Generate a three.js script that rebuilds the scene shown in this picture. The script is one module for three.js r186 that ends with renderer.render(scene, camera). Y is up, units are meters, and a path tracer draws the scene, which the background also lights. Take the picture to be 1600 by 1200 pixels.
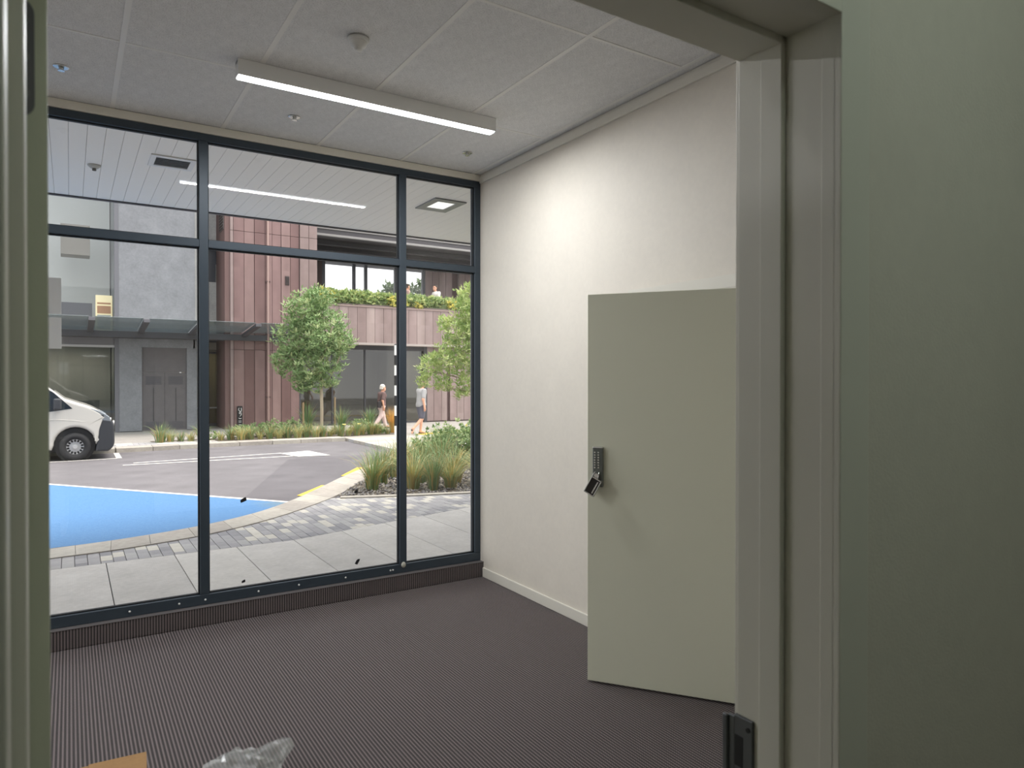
import * as THREE from 'three';
import { RoundedBoxGeometry } from 'three/addons/geometries/RoundedBoxGeometry.js';
import { mergeGeometries, mergeVertices } from 'three/addons/utils/BufferGeometryUtils.js';
import { MarchingCubes } from 'three/addons/objects/MarchingCubes.js';
import { RectAreaLightUniformsLib } from 'three/addons/lights/RectAreaLightUniformsLib.js';

// ---------------------------------------------------------------- camera, sky, sun, exposure
RectAreaLightUniformsLib.init();
const scene = new THREE.Scene();
const camera = new THREE.PerspectiveCamera(57.9, 4 / 3, 0.02, 400);
const YAW = 32.5 * Math.PI / 180;
camera.position.set(0, 1.52, 0);
camera.lookAt(Math.sin(YAW) * 10, 1.52 - 10 * 8 / 1085, -Math.cos(YAW) * 10);
camera.focus = 7;
camera.userData.fStop = 9;

const renderer = new THREE.WebGLRenderer();
renderer.toneMapping = THREE.LinearToneMapping;
renderer.toneMappingExposure = 1.6;
renderer.shadowMap.enabled = true;

// seeded random numbers
let seed = 1234567;
const rnd = () => { seed = (seed + 0x6d2b79f5) | 0; let t = Math.imul(seed ^ (seed >>> 15), 1 | seed); t = (t + Math.imul(t ^ (t >>> 7), 61 | t)) ^ t; return ((t ^ (t >>> 14)) >>> 0) / 4294967296; };
const rr = (a, b) => a + (b - a) * rnd();

// tileable value noise
function noiseField(n, cells, octaves, s0) {
  const out = new Float32Array(n * n); let amp = 1, tot = 0, s = s0;
  const r = () => { s = (s * 1664525 + 1013904223) >>> 0; return s / 4294967296; };
  for (let o = 0; o < octaves; o++) {
    const c = cells << o, g = new Float32Array(c * c).map(r);
    for (let y = 0; y < n; y++) for (let x = 0; x < n; x++) {
      const fx = x / n * c, fy = y / n * c, ix = Math.floor(fx), iy = Math.floor(fy);
      let a = fx - ix, b = fy - iy; a = a * a * (3 - 2 * a); b = b * b * (3 - 2 * b);
      const i1 = (ix + 1) % c, j1 = (iy + 1) % c;
      out[y * n + x] += amp * ((g[iy * c + ix] * (1 - a) + g[iy * c + i1] * a) * (1 - b) + (g[j1 * c + ix] * (1 - a) + g[j1 * c + i1] * a) * b);
    }
    tot += amp; amp *= 0.55;
  }
  for (let i = 0; i < n * n; i++) out[i] /= tot;
  return out;
}
function tex(n, fn, metres, srgb = true) {
  const d = new Uint8Array(n * n * 4);
  for (let y = 0; y < n; y++) for (let x = 0; x < n; x++) {
    const c = fn(x, y), i = (y * n + x) * 4;
    for (let k = 0; k < 3; k++) d[i + k] = Math.max(0, Math.min(255, Array.isArray(c) ? c[k] : c));
    d[i + 3] = 255;
  }
  const t = new THREE.DataTexture(d, n, n); t.wrapS = t.wrapT = THREE.RepeatWrapping; t.magFilter = t.minFilter = THREE.LinearFilter;
  if (srgb) t.colorSpace = THREE.SRGBColorSpace;
  t.repeat.set(1 / metres, 1 / metres); t.needsUpdate = true; return t;
}

// overcast sky: thin bright cloud, a little brighter overhead
{
  const W = 512, H = 256, d = new Float32Array(W * H * 4), cl = noiseField(256, 8, 4, 77);
  for (let y = 0; y < H; y++) for (let x = 0; x < W; x++) {
    const up = Math.max(0, Math.sin(((y + 0.5) / H - 0.5) * Math.PI)), i = (y * W + x) * 4;
    const n = cl[(y % 256) * 256 + (x % 256)], l = (1.2 + 0.6 * up) * (0.86 + 0.28 * n);
    d[i] = l; d[i + 1] = l; d[i + 2] = l * 1.015; d[i + 3] = 1;
  }
  const sky = new THREE.DataTexture(d, W, H, THREE.RGBAFormat, THREE.FloatType);
  sky.mapping = THREE.EquirectangularReflectionMapping; sky.magFilter = THREE.LinearFilter; sky.needsUpdate = true;
  scene.background = sky; scene.environment = sky;
}
const sun = new THREE.DirectionalLight(0xfff5ea, 2.5);
sun.position.set(17, 40, -7); sun.target.position.set(6, 0, -16);
sun.castShadow = true; sun.shadow.radius = 70; sun.shadow.mapSize.set(2048, 2048);
Object.assign(sun.shadow.camera, { left: -30, right: 30, top: 30, bottom: -30, near: 1, far: 120 });
scene.add(sun, sun.target);

// ---------------------------------------------------------------- helpers
const names = {};
function numbered(n) { names[n] = (names[n] ?? -1) + 1; return names[n] ? n + '_' + String(names[n]).padStart(3, '0') : n; }
const shade = (o) => { o.traverse((c) => { if (c.isMesh) { c.castShadow = true; c.receiveShadow = true; } }); return o; };
function mesh(name, geo, mat, parent) {
  const m = new THREE.Mesh(Array.isArray(geo) ? (geo.length > 1 ? mergeGeometries(geo.map((g) => g.index ? g.toNonIndexed() : g)) : geo[0]) : geo, mat);
  m.name = parent ? name : numbered(name); (parent ?? scene).add(m); shade(m); return m;
}
function tag(o, label, category, group) { o.userData.label = label; o.userData.category = category; if (group) o.userData.group = group; return o; }
function thing(name, label, category, pos = [0, 0, 0], turn = 0, group) {
  const g = new THREE.Group(); g.name = numbered(name); g.position.set(...pos); g.rotation.y = turn; scene.add(g); return tag(g, label, category, group);
}
function struct(name, label, geo, mat) {
  const o = geo ? new THREE.Mesh(Array.isArray(geo) ? mergeGeometries(geo.map((g) => g.index ? g.toNonIndexed() : g)) : geo, mat) : new THREE.Group();
  o.name = name; o.userData.kind = 'structure'; if (label) { o.userData.label = label; } scene.add(o); return shade(o);
}
function copyOf(src, pos, turn, scale) {
  const c = src.clone(); c.name = numbered(src.name.replace(/_\d{3}$/, '')); scene.add(c); c.position.set(...pos); c.rotation.y = turn; if (scale) c.scale.set(...(Array.isArray(scale) ? scale : [scale, scale, scale]));
  c.userData = { ...src.userData }; return c;
}
// uv in metres from position, by the way each face points
function metreUV(g) {
  const G = g.index ? g.toNonIndexed() : g, p = G.attributes.position, n = G.attributes.normal, uv = new Float32Array(p.count * 2);
  for (let i = 0; i < p.count; i++) {
    const ax = Math.abs(n.getX(i)), ay = Math.abs(n.getY(i)), az = Math.abs(n.getZ(i));
    uv[2 * i] = ax > ay && ax > az ? p.getZ(i) : p.getX(i);
    uv[2 * i + 1] = ay >= ax && ay >= az ? p.getZ(i) : p.getY(i);
  }
  G.setAttribute('uv', new THREE.BufferAttribute(uv, 2)); return G;
}
// a box by its limits; r rounds its edges
function bx(x0, x1, y0, y1, z0, z1, r = 0) {
  const w = Math.abs(x1 - x0), h = Math.abs(y1 - y0), d = Math.abs(z1 - z0);
  const g = r ? new RoundedBoxGeometry(w, h, d, 2, Math.min(r, w / 2.01, h / 2.01, d / 2.01)) : new THREE.BoxGeometry(w, h, d);
  g.translate((x0 + x1) / 2, (y0 + y1) / 2, (z0 + z1) / 2); return metreUV(g);
}
function cyl(r0, r1, h, seg, x, y, z, axis = 'y') {
  const g = new THREE.CylinderGeometry(r0, r1, h, seg); if (axis === 'x') g.rotateZ(Math.PI / 2); if (axis === 'z') g.rotateX(Math.PI / 2);
  g.translate(x, y, z); return g.toNonIndexed();
}
function tube(pts, r, seg = 10, rad = 6) { return new THREE.TubeGeometry(new THREE.CatmullRomCurve3(pts.map((p) => new THREE.Vector3(...p))), seg, r, rad).toNonIndexed(); }
function lathe(pts, seg, x, y, z) { const g = new THREE.LatheGeometry(pts.map((p) => new THREE.Vector2(...p)), seg); g.translate(x, y, z); return g.toNonIndexed(); }
const M = (color, o = {}) => new THREE.MeshStandardMaterial({ color, roughness: 0.7, ...o });

// ---------------------------------------------------------------- materials
const nf = noiseField(256, 8, 5, 5), nc = noiseField(256, 4, 4, 9), ng = noiseField(256, 64, 2, 31);
const fineMap = (lo, hi, m) => tex(256, (x, y) => { const v = 255 * (lo + (hi - lo) * (0.6 * nf[y * 256 + x] + 0.4 * ng[y * 256 + x])); return v; }, m);
const bumpFine = tex(256, (x, y) => 255 * (0.5 * ng[y * 256 + x] + 0.5 * nf[y * 256 + x]), 0.25, false);
const bumpRoll = tex(256, (x, y) => 255 * ng[y * 256 + x], 0.18, false);
const wallTex = fineMap(0.95, 1.0, 1.3), concTex = fineMap(0.8, 1.04, 2.6), concTex2 = fineMap(0.86, 1.02, 1.7);
const wallMat = M('#e3dccf', { roughness: 0.62, map: wallTex, bumpMap: bumpRoll, bumpScale: 0.0003 });
const trimMat = M('#ddd9cd', { roughness: 0.4 });
const doorMat = M('#d6d7c3', { roughness: 0.42, bumpMap: bumpRoll, bumpScale: 0.00012 });
const tileTex = tex(512, (x, y) => { const a = ng[((y * 2) % 256) * 256 + ((x * 2) % 256)], b = nf[(y % 256) * 256 + (x % 256)], s = ng[((y * 3 + 70) % 256) * 256 + ((x * 3 + 31) % 256)]; return 232 + 16 * b - (a > 0.66 ? 46 * (a - 0.66) / 0.34 + 16 : 0) - (s < 0.24 ? 20 : 0); }, 0.55);
const tileBump = tex(256, (x, y) => { const a = ng[y * 256 + x]; return a > 0.62 ? 60 : 200 + 50 * nf[y * 256 + x]; }, 0.27, false);
const ceilMat = M('#f2f2f1', { roughness: 0.92, map: tileTex, bumpMap: tileBump, bumpScale: 0.0012 });
const gridMat = M('#e6e5e1', { roughness: 0.5 });
const frameMat = M('#39434c', { roughness: 0.4, metalness: 0.2 });
const gasketMat = M('#14181c', { roughness: 0.6 });
// loop-pile carpet: ribs along the room with cross loops and a second yarn
const carpetFn = (x, y) => {
  const rib = 0.5 + 0.5 * Math.cos(x / 512 * Math.PI * 2 * 12), row = Math.floor(x / 512 * 12), loop = 0.5 + 0.5 * Math.cos((y / 512 * 18 + (row % 2) * 0.5) * Math.PI * 2);
  return { rib, loop, n: ng[(y % 256) * 256 + (x % 256)], b: nc[(Math.floor(y / 2)) * 256 + Math.floor(x / 2)] };
};
const carpetTex = tex(512, (x, y) => { const c = carpetFn(x, y), v = 47 + 108 * Math.pow(c.rib, 1.2) * (0.3 + 0.7 * c.loop) + 26 * (c.n - 0.5); return [v * 1.05, v * 0.955, v * 0.945]; }, 0.18);
const carpetBump = tex(512, (x, y) => { const c = carpetFn(x, y); return 255 * (0.75 * c.rib * (0.5 + 0.5 * c.loop) + 0.25 * c.n); }, 0.18, false);
const carpetMat = new THREE.MeshPhysicalMaterial({ color: '#ffffff', roughness: 0.85, map: carpetTex, bumpMap: carpetBump, bumpScale: 0.0035, sheen: 0.5, sheenRoughness: 0.5, sheenColor: new THREE.Color('#8f8a8c') });
const glassMat = new THREE.MeshPhysicalMaterial({ color: '#f4f4f3', transmission: 1, thickness: 0, roughness: 0, ior: 1.5, specularIntensity: 1 });
const whiteMetal = M('#e4e4e2', { roughness: 0.45 });
const whitePlastic = M('#d8d8d4', { roughness: 0.5 });
const chrome = M('#c9c9c5', { roughness: 0.25, metalness: 0.9 });
const satin = M('#8b8d8a', { roughness: 0.38, metalness: 0.85 });
const blackMat = M('#16171a', { roughness: 0.5 });
const asphaltTex = tex(512, (x, y) => { const a = ng[((y * 3) % 256) * 256 + ((x * 3) % 256)], b = nc[Math.floor(y / 2) * 256 + Math.floor(x / 2)]; return 205 + 60 * (a - 0.5) + 40 * (b - 0.5); }, 2.2);
const asphaltMat = M('#8b888c', { roughness: 0.85, map: asphaltTex, bumpMap: bumpFine, bumpScale: 0.003 });
const asphaltDark = M('#7d7a7f', { roughness: 0.85, map: asphaltTex, bumpMap: bumpFine, bumpScale: 0.003 });
const blueTex = tex(512, (x, y) => { const a = ng[((y * 3) % 256) * 256 + ((x * 3) % 256)], b = nc[Math.floor(y / 2) * 256 + Math.floor(x / 2)], w = Math.max(0, b - 0.63) * 2.2; return [78 + 22 * (a - 0.5) + 50 * w, 124 + 22 * (a - 0.5) + 8 * w, 170 + 18 * (a - 0.5) - 50 * w]; }, 5.3);
const blueMat = M('#ffffff', { roughness: 0.75, map: blueTex, bumpMap: bumpFine, bumpScale: 0.002 });
const paintWhite = M('#ebe9e4', { roughness: 0.7, map: concTex2 });
const paintYellow = M('#eacb4e', { roughness: 0.7, map: concTex2 });
const slabMats = ['#d0cdc9', '#cbc8c4', '#d4d1cc'].map((c) => M(c, { roughness: 0.8, map: concTex2, bumpMap: bumpFine, bumpScale: 0.0008 }));
const kerbMats = ['#bab4ab', '#b3ada5', '#c0bbb1'].map((c) => M(c, { roughness: 0.85, map: concTex, bumpMap: bumpFine, bumpScale: 0.002 }));
const paverMats = ['#a8a7aa', '#b0afb1', '#b9b8b8', '#9c9ca0', '#d8d4ca'].map((c) => M(c, { roughness: 0.85, map: concTex2, bumpMap: bumpFine, bumpScale: 0.002 }));
const jointMat = M('#66656a', { roughness: 0.95 });
const gravelMats = ['#8d8b88', '#77757a', '#a09b93'].map((c) => M(c, { roughness: 0.9 }));
const soilMat = M('#6f675d', { roughness: 0.95, map: concTex, bumpMap: bumpFine, bumpScale: 0.01 });
const soffitMat = M('#f5f0e8', { roughness: 0.45 });
const greyConc = M('#919499', { roughness: 0.8, map: concTex, bumpMap: bumpFine, bumpScale: 0.001 });
const copperTex = tex(256, (x, y) => { const v = 0.72 * nc[(y >> 3) * 256 + x] + 0.28 * nf[y * 256 + x]; return [255 * (0.78 + 0.3 * v), 255 * (0.76 + 0.32 * v), 255 * (0.76 + 0.33 * v)]; }, 1.9);
const copperMats = ['#8f7572', '#977d7a', '#866b68', '#9c837f'].map((c) => M(c, { roughness: 0.42, metalness: 0.25, map: copperTex }));
const copperPale = ['#a2918d', '#9d8b87', '#a89893'].map((c) => M(c, { roughness: 0.5, metalness: 0.15, map: copperTex }));
const copperDark = M('#5d4a49', { roughness: 0.55, metalness: 0.2 });
const darkMetal = M('#4b4a4f', { roughness: 0.5, metalness: 0.3 });
const serviceMat = M('#6d6a6c', { roughness: 0.55, map: concTex2 });
const shopGlass = new THREE.MeshPhysicalMaterial({ color: '#b9bdb9', transmission: 1, thickness: 0, roughness: 0.03, ior: 1.8, specularIntensity: 1 });
const clearGlass = new THREE.MeshPhysicalMaterial({ color: '#f1f3f4', transmission: 1, thickness: 0, roughness: 0, ior: 1.5 });
const canopyGlass = new THREE.MeshPhysicalMaterial({ color: '#c3cdd0', transmission: 0.8, thickness: 0, roughness: 0.12, ior: 1.55 });
const barkMat = M('#b9ab95', { roughness: 0.9, map: concTex });

// ================================================================ SETTING: the room
const XR = 2.68, XL = -7.5, ZW = -4.66, ZD = -0.66, ZC = -0.52, HC = 3.09, GX = [-0.66, -1.99];
struct('floor', 'dark brown ribbed loop-pile carpet floor', bx(XL - 0.1, XR + 1.4, -0.12, 0, -4.80, 2.2), carpetMat);

// ceiling: lay-in tiles in a tee-bar grid
{
  const c = struct('ceiling', 'white suspended ceiling of speckled tiles');
  mesh('slab', bx(XL - 0.1, XR + 0.1, HC + 0.06, HC + 0.26, -4.80, ZC), M('#9a9a98'), c);
  const xs = [XL]; for (let x = 0.214 - 12 * 0.6; x < XR; x += 0.6) if (x > XL) xs.push(x); xs.push(XR);
  const zs = [ZW, -3.72, -2.505, -1.29, ZD];
  for (let i = 0; i + 1 < xs.length; i++) for (let j = 0; j + 1 < zs.length; j++) {
    if (xs[i + 1] - xs[i] < 0.03) continue;
    mesh('ceiling_tile', bx(xs[i] + 0.008, xs[i + 1] - 0.008, HC + 0.001 + rr(0, 0.0015), HC + 0.018, zs[j] + 0.008, zs[j + 1] - 0.008), ceilMat, c);
  }
  for (const x of xs.slice(1, -1)) mesh('grid_bar', bx(x - 0.012, x + 0.012, HC - 0.001, HC + 0.04, ZW, ZD), gridMat, c);
  for (const z of zs.slice(1, -1)) mesh('grid_bar', bx(XL, XR, HC - 0.0005, HC + 0.04, z - 0.008, z + 0.008), gridMat, c);
}
// right wall with the opening of the inner door (the open leaf hides it)
const DZ0 = -2.9, DZ1 = -2.07, DH = 1.96;
struct('wall_right', 'plain cream painted wall beside the window', [
  bx(XR, XR + 0.12, 0, 3.4, -4.80, DZ0), bx(XR, XR + 0.12, DH, 3.4, DZ0, DZ1), bx(XR, XR + 0.12, 0, 3.4, DZ1, ZC)], wallMat);
struct('trim_1', 'cream painted frame of the inner doorway', [
  bx(XR - 0.012, XR + 0.13, 0, DH + 0.04, DZ0 - 0.0, DZ0 + 0.02), bx(XR - 0.012, XR + 0.13, 0, DH + 0.04, DZ1 - 0.02, DZ1), bx(XR - 0.012, XR + 0.13, DH - 0.02, DH, DZ0, DZ1),
  bx(XR - 0.014, XR, 0, DH + 0.06, DZ0 - 0.06, DZ0), bx(XR - 0.014, XR, 0, DH + 0.06, DZ1, DZ1 + 0.06), bx(XR - 0.014, XR, DH, DH + 0.06, DZ0, DZ1)], trimMat);
struct('wall_closet', 'plain walls of the small space behind the inner door', [
  bx(XR + 0.12, XR + 1.4, 0, 2.6, DZ0 - 0.3, DZ0 - 0.2), bx(XR + 0.12, XR + 1.4, 0, 2.6, DZ1 + 0.2, DZ1 + 0.3), bx(XR + 1.3, XR + 1.4, 0, 2.6, DZ0 - 0.2, DZ1 + 0.2), bx(XR + 0.12, XR + 1.4, 2.5, 2.6, DZ0 - 0.3, DZ1 + 0.3)], wallMat);
struct('wall_left', 'plain cream painted wall', bx(XL - 0.12, XL, 0, 3.4, -4.80, ZC), wallMat);
struct('baseboard_right', 'low cream painted skirting board', [bx(XR - 0.013, XR, 0, 0.072, ZW + 0.05, DZ0 - 0.06, 0.004), bx(XR - 0.013, XR, 0, 0.072, DZ1 + 0.06, ZD, 0.004)], trimMat);
struct('trim_2', 'thin cream cornice strip under the ceiling', [bx(XR - 0.016, XR, 3.022, 3.072, ZW + 0.01, ZD, 0.003), bx(XR - 0.006, XR, 3.072, HC, ZW + 0.01, ZD)], trimMat);
struct('trim_3', 'beige bead above the window head', bx(XL, XR, 3.04, HC, ZW - 0.14, ZW + 0.012, 0.004), trimMat);
// carpeted upstand under the window
struct('baseboard_front', 'carpet-covered upstand below the window frame', [bx(XL, XR, 0, 0.112, -4.80, -4.612, 0.006)], carpetMat);
struct('trim_4', 'thin worn metal edge along the top of the carpeted upstand', bx(XL, XR, 0.1115, 0.115, -4.66, -4.61, 0.001), M('#6f6a69', { roughness: 0.5, metalness: 0.3 }));

// window: frame, mullions, transom, panes
{
  const w = struct('window_1', 'tall dark framed shopfront window with upper lights');
  const zf0 = -4.725, zf1 = ZW, gz = -4.696;
  mesh('head', bx(XL, XR, 2.995, 3.04, zf0, zf1, 0.003), frameMat, w);
  mesh('sill', bx(XL, XR, 0.115, 0.178, zf0, zf1, 0.003), frameMat, w);
  mesh('side_jamb', bx(2.632, XR, 0.178, 2.995, zf0, zf1, 0.003), frameMat, w);
  const mull = [0.704, 2.036, -0.63, -1.96, -3.29, -4.62, -5.95];
  for (const x of mull) mesh('mullion', bx(x - 0.026, x + 0.026, 0.178, 2.995, zf0, zf1, 0.003), frameMat, w);
  const edges = [XL, -5.95, -4.62, -3.29, -1.96, -0.63, 0.704, 2.036, 2.658];
  for (let i = 0; i < 8; i++) {
    const a = edges[i] + 0.026, b = edges[i + 1] - 0.026;
    mesh('transom', bx(a, b, 2.336, 2.384, zf0, zf1, 0.003), frameMat, w);
    for (const [y0, y1] of [[0.178, 2.336], [2.384, 2.995]]) {
      const s = 0.007;
      mesh('gasket', [bx(a, b, y0, y0 + s, gz - 0.012, gz + 0.012), bx(a, b, y1 - s, y1, gz - 0.012, gz + 0.012), bx(a, a + s, y0, y1, gz - 0.012, gz + 0.012), bx(b - s, b, y0, y1, gz - 0.012, gz + 0.012)], gasketMat, w);
      const g = new THREE.PlaneGeometry(b - a - 0.004, y1 - y0 - 0.004); g.translate((a + b) / 2, (y0 + y1) / 2, gz);
      mesh('pane', g, glassMat, w).userData.label = 'clear glass pane';
    }
  }
}
// wall between room and corridor, with the doorway we look through
const JR = 0.802, JL = -0.026, DT = 1.968;
struct('wall_back', 'plain painted wall round the doorway', [
  bx(JR + 0.02, XR + 0.12, 0, 3.4, ZD, ZC), bx(XL - 0.12, JL - 0.02, 0, 3.4, ZD, ZC), bx(JL - 0.02, JR + 0.02, DT + 0.02, 3.4, ZD, ZC)], wallMat);
{
  const f = struct('door_1', 'cream painted timber door frame seen from the corridor');
  // stepped lining: rebate towards the room, stop, recessed face towards the corridor
  const step = (s, x) => [ // s: +1 right jamb, -1 left jamb
    [x + s * 0.004, -0.664, -0.624], [x, -0.624, -0.590], [x + s * 0.009, -0.590, -0.536], [x + s * 0.006, -0.536, -0.516]].map(([xx, z0, z1]) => bx(Math.min(xx, x + s * 0.02), Math.max(xx, x + s * 0.02), 0, DT + 0.02, z0, z1, 0.0015));
  mesh('jamb', step(1, JR), trimMat, f); mesh('jamb', step(-1, JL), trimMat, f);
  mesh('head_lining', [[0.004, -0.664, -0.624], [0, -0.624, -0.590], [0.009, -0.590, -0.536], [0.006, -0.536, -0.516]].map(([d, z0, z1]) => bx(JL - 0.02, JR + 0.02, DT + d, DT + 0.022, z0, z1, 0.0015)), trimMat, f);
  mesh('architrave', bx(JR + 0.006, JR + 0.068, 0, 2.04, ZC, ZC + 0.012, 0.002), trimMat, f);
  mesh('architrave', bx(JL - 0.068, JL - 0.006, 0, 2.04, ZC, ZC + 0.012, 0.002), trimMat, f);
  mesh('architrave', bx(JL - 0.068, JR + 0.068, DT + 0.006, 2.04, ZC, ZC + 0.0115, 0.002), trimMat, f);
  for (const [a, b] of [[JR + 0.006, JR + 0.068], [JL - 0.068, JL - 0.006]]) mesh('architrave', bx(a + (a > 0 ? 0.002 : 0), b, 0, 2.02, ZD - 0.012, ZD - 0.0045, 0.002), trimMat, f);
  // strike plate on the right jamb with a curled lip towards the room
  const sp = mesh('strike_plate', [bx(JR - 0.0005, JR + 0.006, 0.94, 1.04, -0.666, -0.634, 0.0015), bx(JR - 0.001, JR + 0.005, 0.944, 1.037, -0.677, -0.664, 0.002), bx(JR - 0.005, JR + 0.002, 0.946, 1.036, -0.684, -0.674, 0.003)], M('#66686b', { roughness: 0.4, metalness: 0.6 }), f);
  sp.userData.label = 'dark metal strike plate';
  mesh('latch_hole', bx(JR - 0.0012, JR + 0.002, 0.968, 1.012, -0.664, -0.65, 0.0005), blackMat, sp);
  for (const y of [0.953, 1.026]) mesh('screw', cyl(0.0035, 0.0035, 0.002, 10, JR - 0.0008, y, -0.641, 'x'), blackMat, sp);
}
// corridor behind the camera
struct('wall_corridor', 'plain corridor walls', [bx(-3, XR + 0.12, 0, 2.9, 1.2, 1.32), bx(-3.1, -3, 0, 2.9, ZC, 1.32), bx(XR + 0.12, XR + 0.22, 0, 2.9, ZC, 1.32)], wallMat);
struct('ceiling_corridor', 'plain corridor ceiling', bx(-3.1, XR + 0.22, 2.7, 2.9, ZC, 1.32), M('#d4d4d0'));
{
  const t = thing('ceiling_panel_light', 'square white panel light in the corridor ceiling', 'light', [0.95, 2.7, 0.3]);
  mesh('light_frame', [bx(-0.31, 0.31, -0.02, 0, 0.27, 0.31), bx(-0.31, 0.31, -0.02, 0, -0.31, -0.27), bx(-0.31, -0.27, -0.02, 0, -0.27, 0.27), bx(0.27, 0.31, -0.02, 0, -0.27, 0.27)], whiteMetal, t);
  mesh('light_diffuser', bx(-0.27, 0.27, -0.012, -0.004, -0.27, 0.27), M('#ffffff', { emissive: '#dcebe2', emissiveIntensity: 2 }), t);
  const l = new THREE.RectAreaLight(0xcfe2d6, 2.2, 0.54, 0.54); l.position.set(0.95, 2.684, 0.3); l.lookAt(0.95, 0, 0.3); scene.add(l);
}

// ================================================================ THINGS IN THE ROOM
// linear ceiling lights: one in view, its twin further along the room
for (const [x0, x1, z, label, group] of [[0.70, 2.172, -3.625, 'long white linear light glowing under the ceiling tiles']].concat([[-2.35, -3.625], [-5.4, -3.625], [-5.4, -1.4]].map(([x, z]) => [x, x + 1.472, z, 'long white linear light over the unseen part of the room', 'ceiling lights along the room']))) {
  const t = thing('linear_ceiling_light', label, 'light', [(x0 + x1) / 2, HC, z], 0, group), L = (x1 - x0) / 2;
  mesh('housing', [bx(-L, L, -0.078, 0, -0.035, -0.028, 0.001), bx(-L, L, -0.078, 0, 0.028, 0.035, 0.001), bx(-L, L, -0.016, -0.004, -0.028, 0.028), bx(-L, -L + 0.005, -0.078, 0, -0.03, 0.03), bx(L - 0.005, L, -0.078, 0, -0.03, 0.03)], whiteMetal, t);
  mesh('light_diffuser', bx(-L + 0.005, L - 0.005, -0.084, -0.066, -0.0275, 0.0275, 0.003), M('#ffffff', { emissive: '#f6fbff', emissiveIntensity: 7 }), t);
  const l = new THREE.RectAreaLight(0xf6f8fb, 102, 2 * L - 0.02, 0.054); l.position.set((x0 + x1) / 2, HC - 0.087, z); l.lookAt((x0 + x1) / 2, 0, z); scene.add(l);
}
// smoke detector
{
  const t = thing('smoke_detector', 'small white smoke detector on a ceiling tile', 'detector', [1.129, HC, -3.091]);
  mesh('base', lathe([[0, 0], [0.05, 0], [0.05, -0.012], [0.044, -0.018], [0, -0.018]], 28, 0, 0, 0), whitePlastic, t);
  mesh('sensor_head', lathe([[0.04, -0.018], [0.036, -0.034], [0.02, -0.043], [0.018, -0.055], [0, -0.057]], 28, 0, 0, 0), whitePlastic, t);
}
// recessed fire sprinklers
{
  const mk = (x, z, label) => {
    const t = thing('fire_sprinkler', label, 'sprinkler', [x, HC, z], 0, 'ceiling sprinklers');
    mesh('escutcheon', lathe([[0.012, -0.003], [0.03, -0.004], [0.036, -0.001], [0.036, 0]], 24, 0, 0, 0), chrome, t);
    mesh('head', [cyl(0.009, 0.008, 0.016, 12, 0, -0.006, 0), cyl(0.016, 0.016, 0.002, 16, 0, -0.018, 0), tube([[-0.008, -0.008, 0], [-0.011, -0.013, 0], [-0.004, -0.017, 0]], 0.0015, 5, 4), tube([[0.008, -0.008, 0], [0.011, -0.013, 0], [0.004, -0.017, 0]], 0.0015, 5, 4)], chrome, t);
  };
  mk(1.143, -4.224, 'round chrome fire sprinkler under the middle of the glowing linear light');
  mk(2.337, -4.247, 'round chrome fire sprinkler beside the cream wall');
  mk(-0.03, -4.178, 'round chrome fire sprinkler over the leftmost window light');
}
// inner door leaf, standing open from the right wall
{
  const A = [2.655, -2.075], B = [2.182, -2.721], len = Math.hypot(A[0] - B[0], A[1] - B[1]), turn = Math.atan2(B[1] - A[1], A[0] - B[0]);
  // local x runs from free edge to hinge, +z faces the camera
  const t = thing('door_leaf', 'pale cream flush door standing ajar with keypad lock', 'door', [B[0], 0, B[1]], turn);
  mesh('panel', bx(0, len, 0.012, 1.94, -0.038, 0, 0.0015), doorMat, t);
  mesh('edge_plate', bx(-0.0015, 0.001, 0.99, 1.12, -0.03, -0.008, 0.0005), satin, t);
  for (const y of [0.2, 1.7]) mesh('hinge', [cyl(0.007, 0.007, 0.1, 12, len + 0.004, y, -0.004)], satin, t);
  const k = mesh('keypad_lock', [bx(0.03, 0.083, 0.985, 1.183, 0, 0.022, 0.007)], M('#666b67', { roughness: 0.35, metalness: 0.5 }), t);
  k.userData.label = 'dark metal push-button lock plate';
  for (let r = 0; r < 7; r++) for (const x of [0.043, 0.061]) mesh('button', cyl(0.0038, 0.0038, 0.005, 10, x, 1.157 - r * 0.0125, 0.024, 'z'), chrome, k);
  mesh('cap', bx(0.031, 0.082, 1.176, 1.1845, 0.001, 0.0235, 0.004), chrome, k);
  mesh('lever_neck', [cyl(0.011, 0.013, 0.03, 16, 0.056, 1.045, 0.034, 'z'), tube([[0.045, 1.06, 0.03], [0.038, 1.048, 0.045], [0.037, 1.035, 0.05]], 0.003, 6, 6), tube([[0.066, 1.06, 0.03], [0.066, 1.045, 0.045], [0.062, 1.028, 0.05]], 0.003, 6, 6)], chrome, k);
  const h = new THREE.Group(); h.name = 'lever_handle'; h.position.set(0.041, 0.993, 0.05); h.rotation.z = -0.5; t.add(h);
  mesh('rim', [bx(-0.028, 0.028, -0.044, -0.038, -0.012, 0.012, 0.002), bx(-0.028, 0.028, 0.038, 0.044, -0.012, 0.012, 0.002), bx(-0.028, -0.023, -0.044, 0.044, -0.012, 0.012, 0.002), bx(0.023, 0.028, -0.044, 0.044, -0.012, 0.012, 0.002)], chrome, h);
  mesh('face', bx(-0.024, 0.024, -0.039, 0.039, -0.011, 0.007, 0.002), M('#3a3836', { roughness: 0.3, metalness: 0.7 }), h);
  mesh('bar', bx(0.009, 0.016, -0.033, 0.032, 0.006, 0.0095, 0.001), chrome, h);
  shade(t);
}
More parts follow.
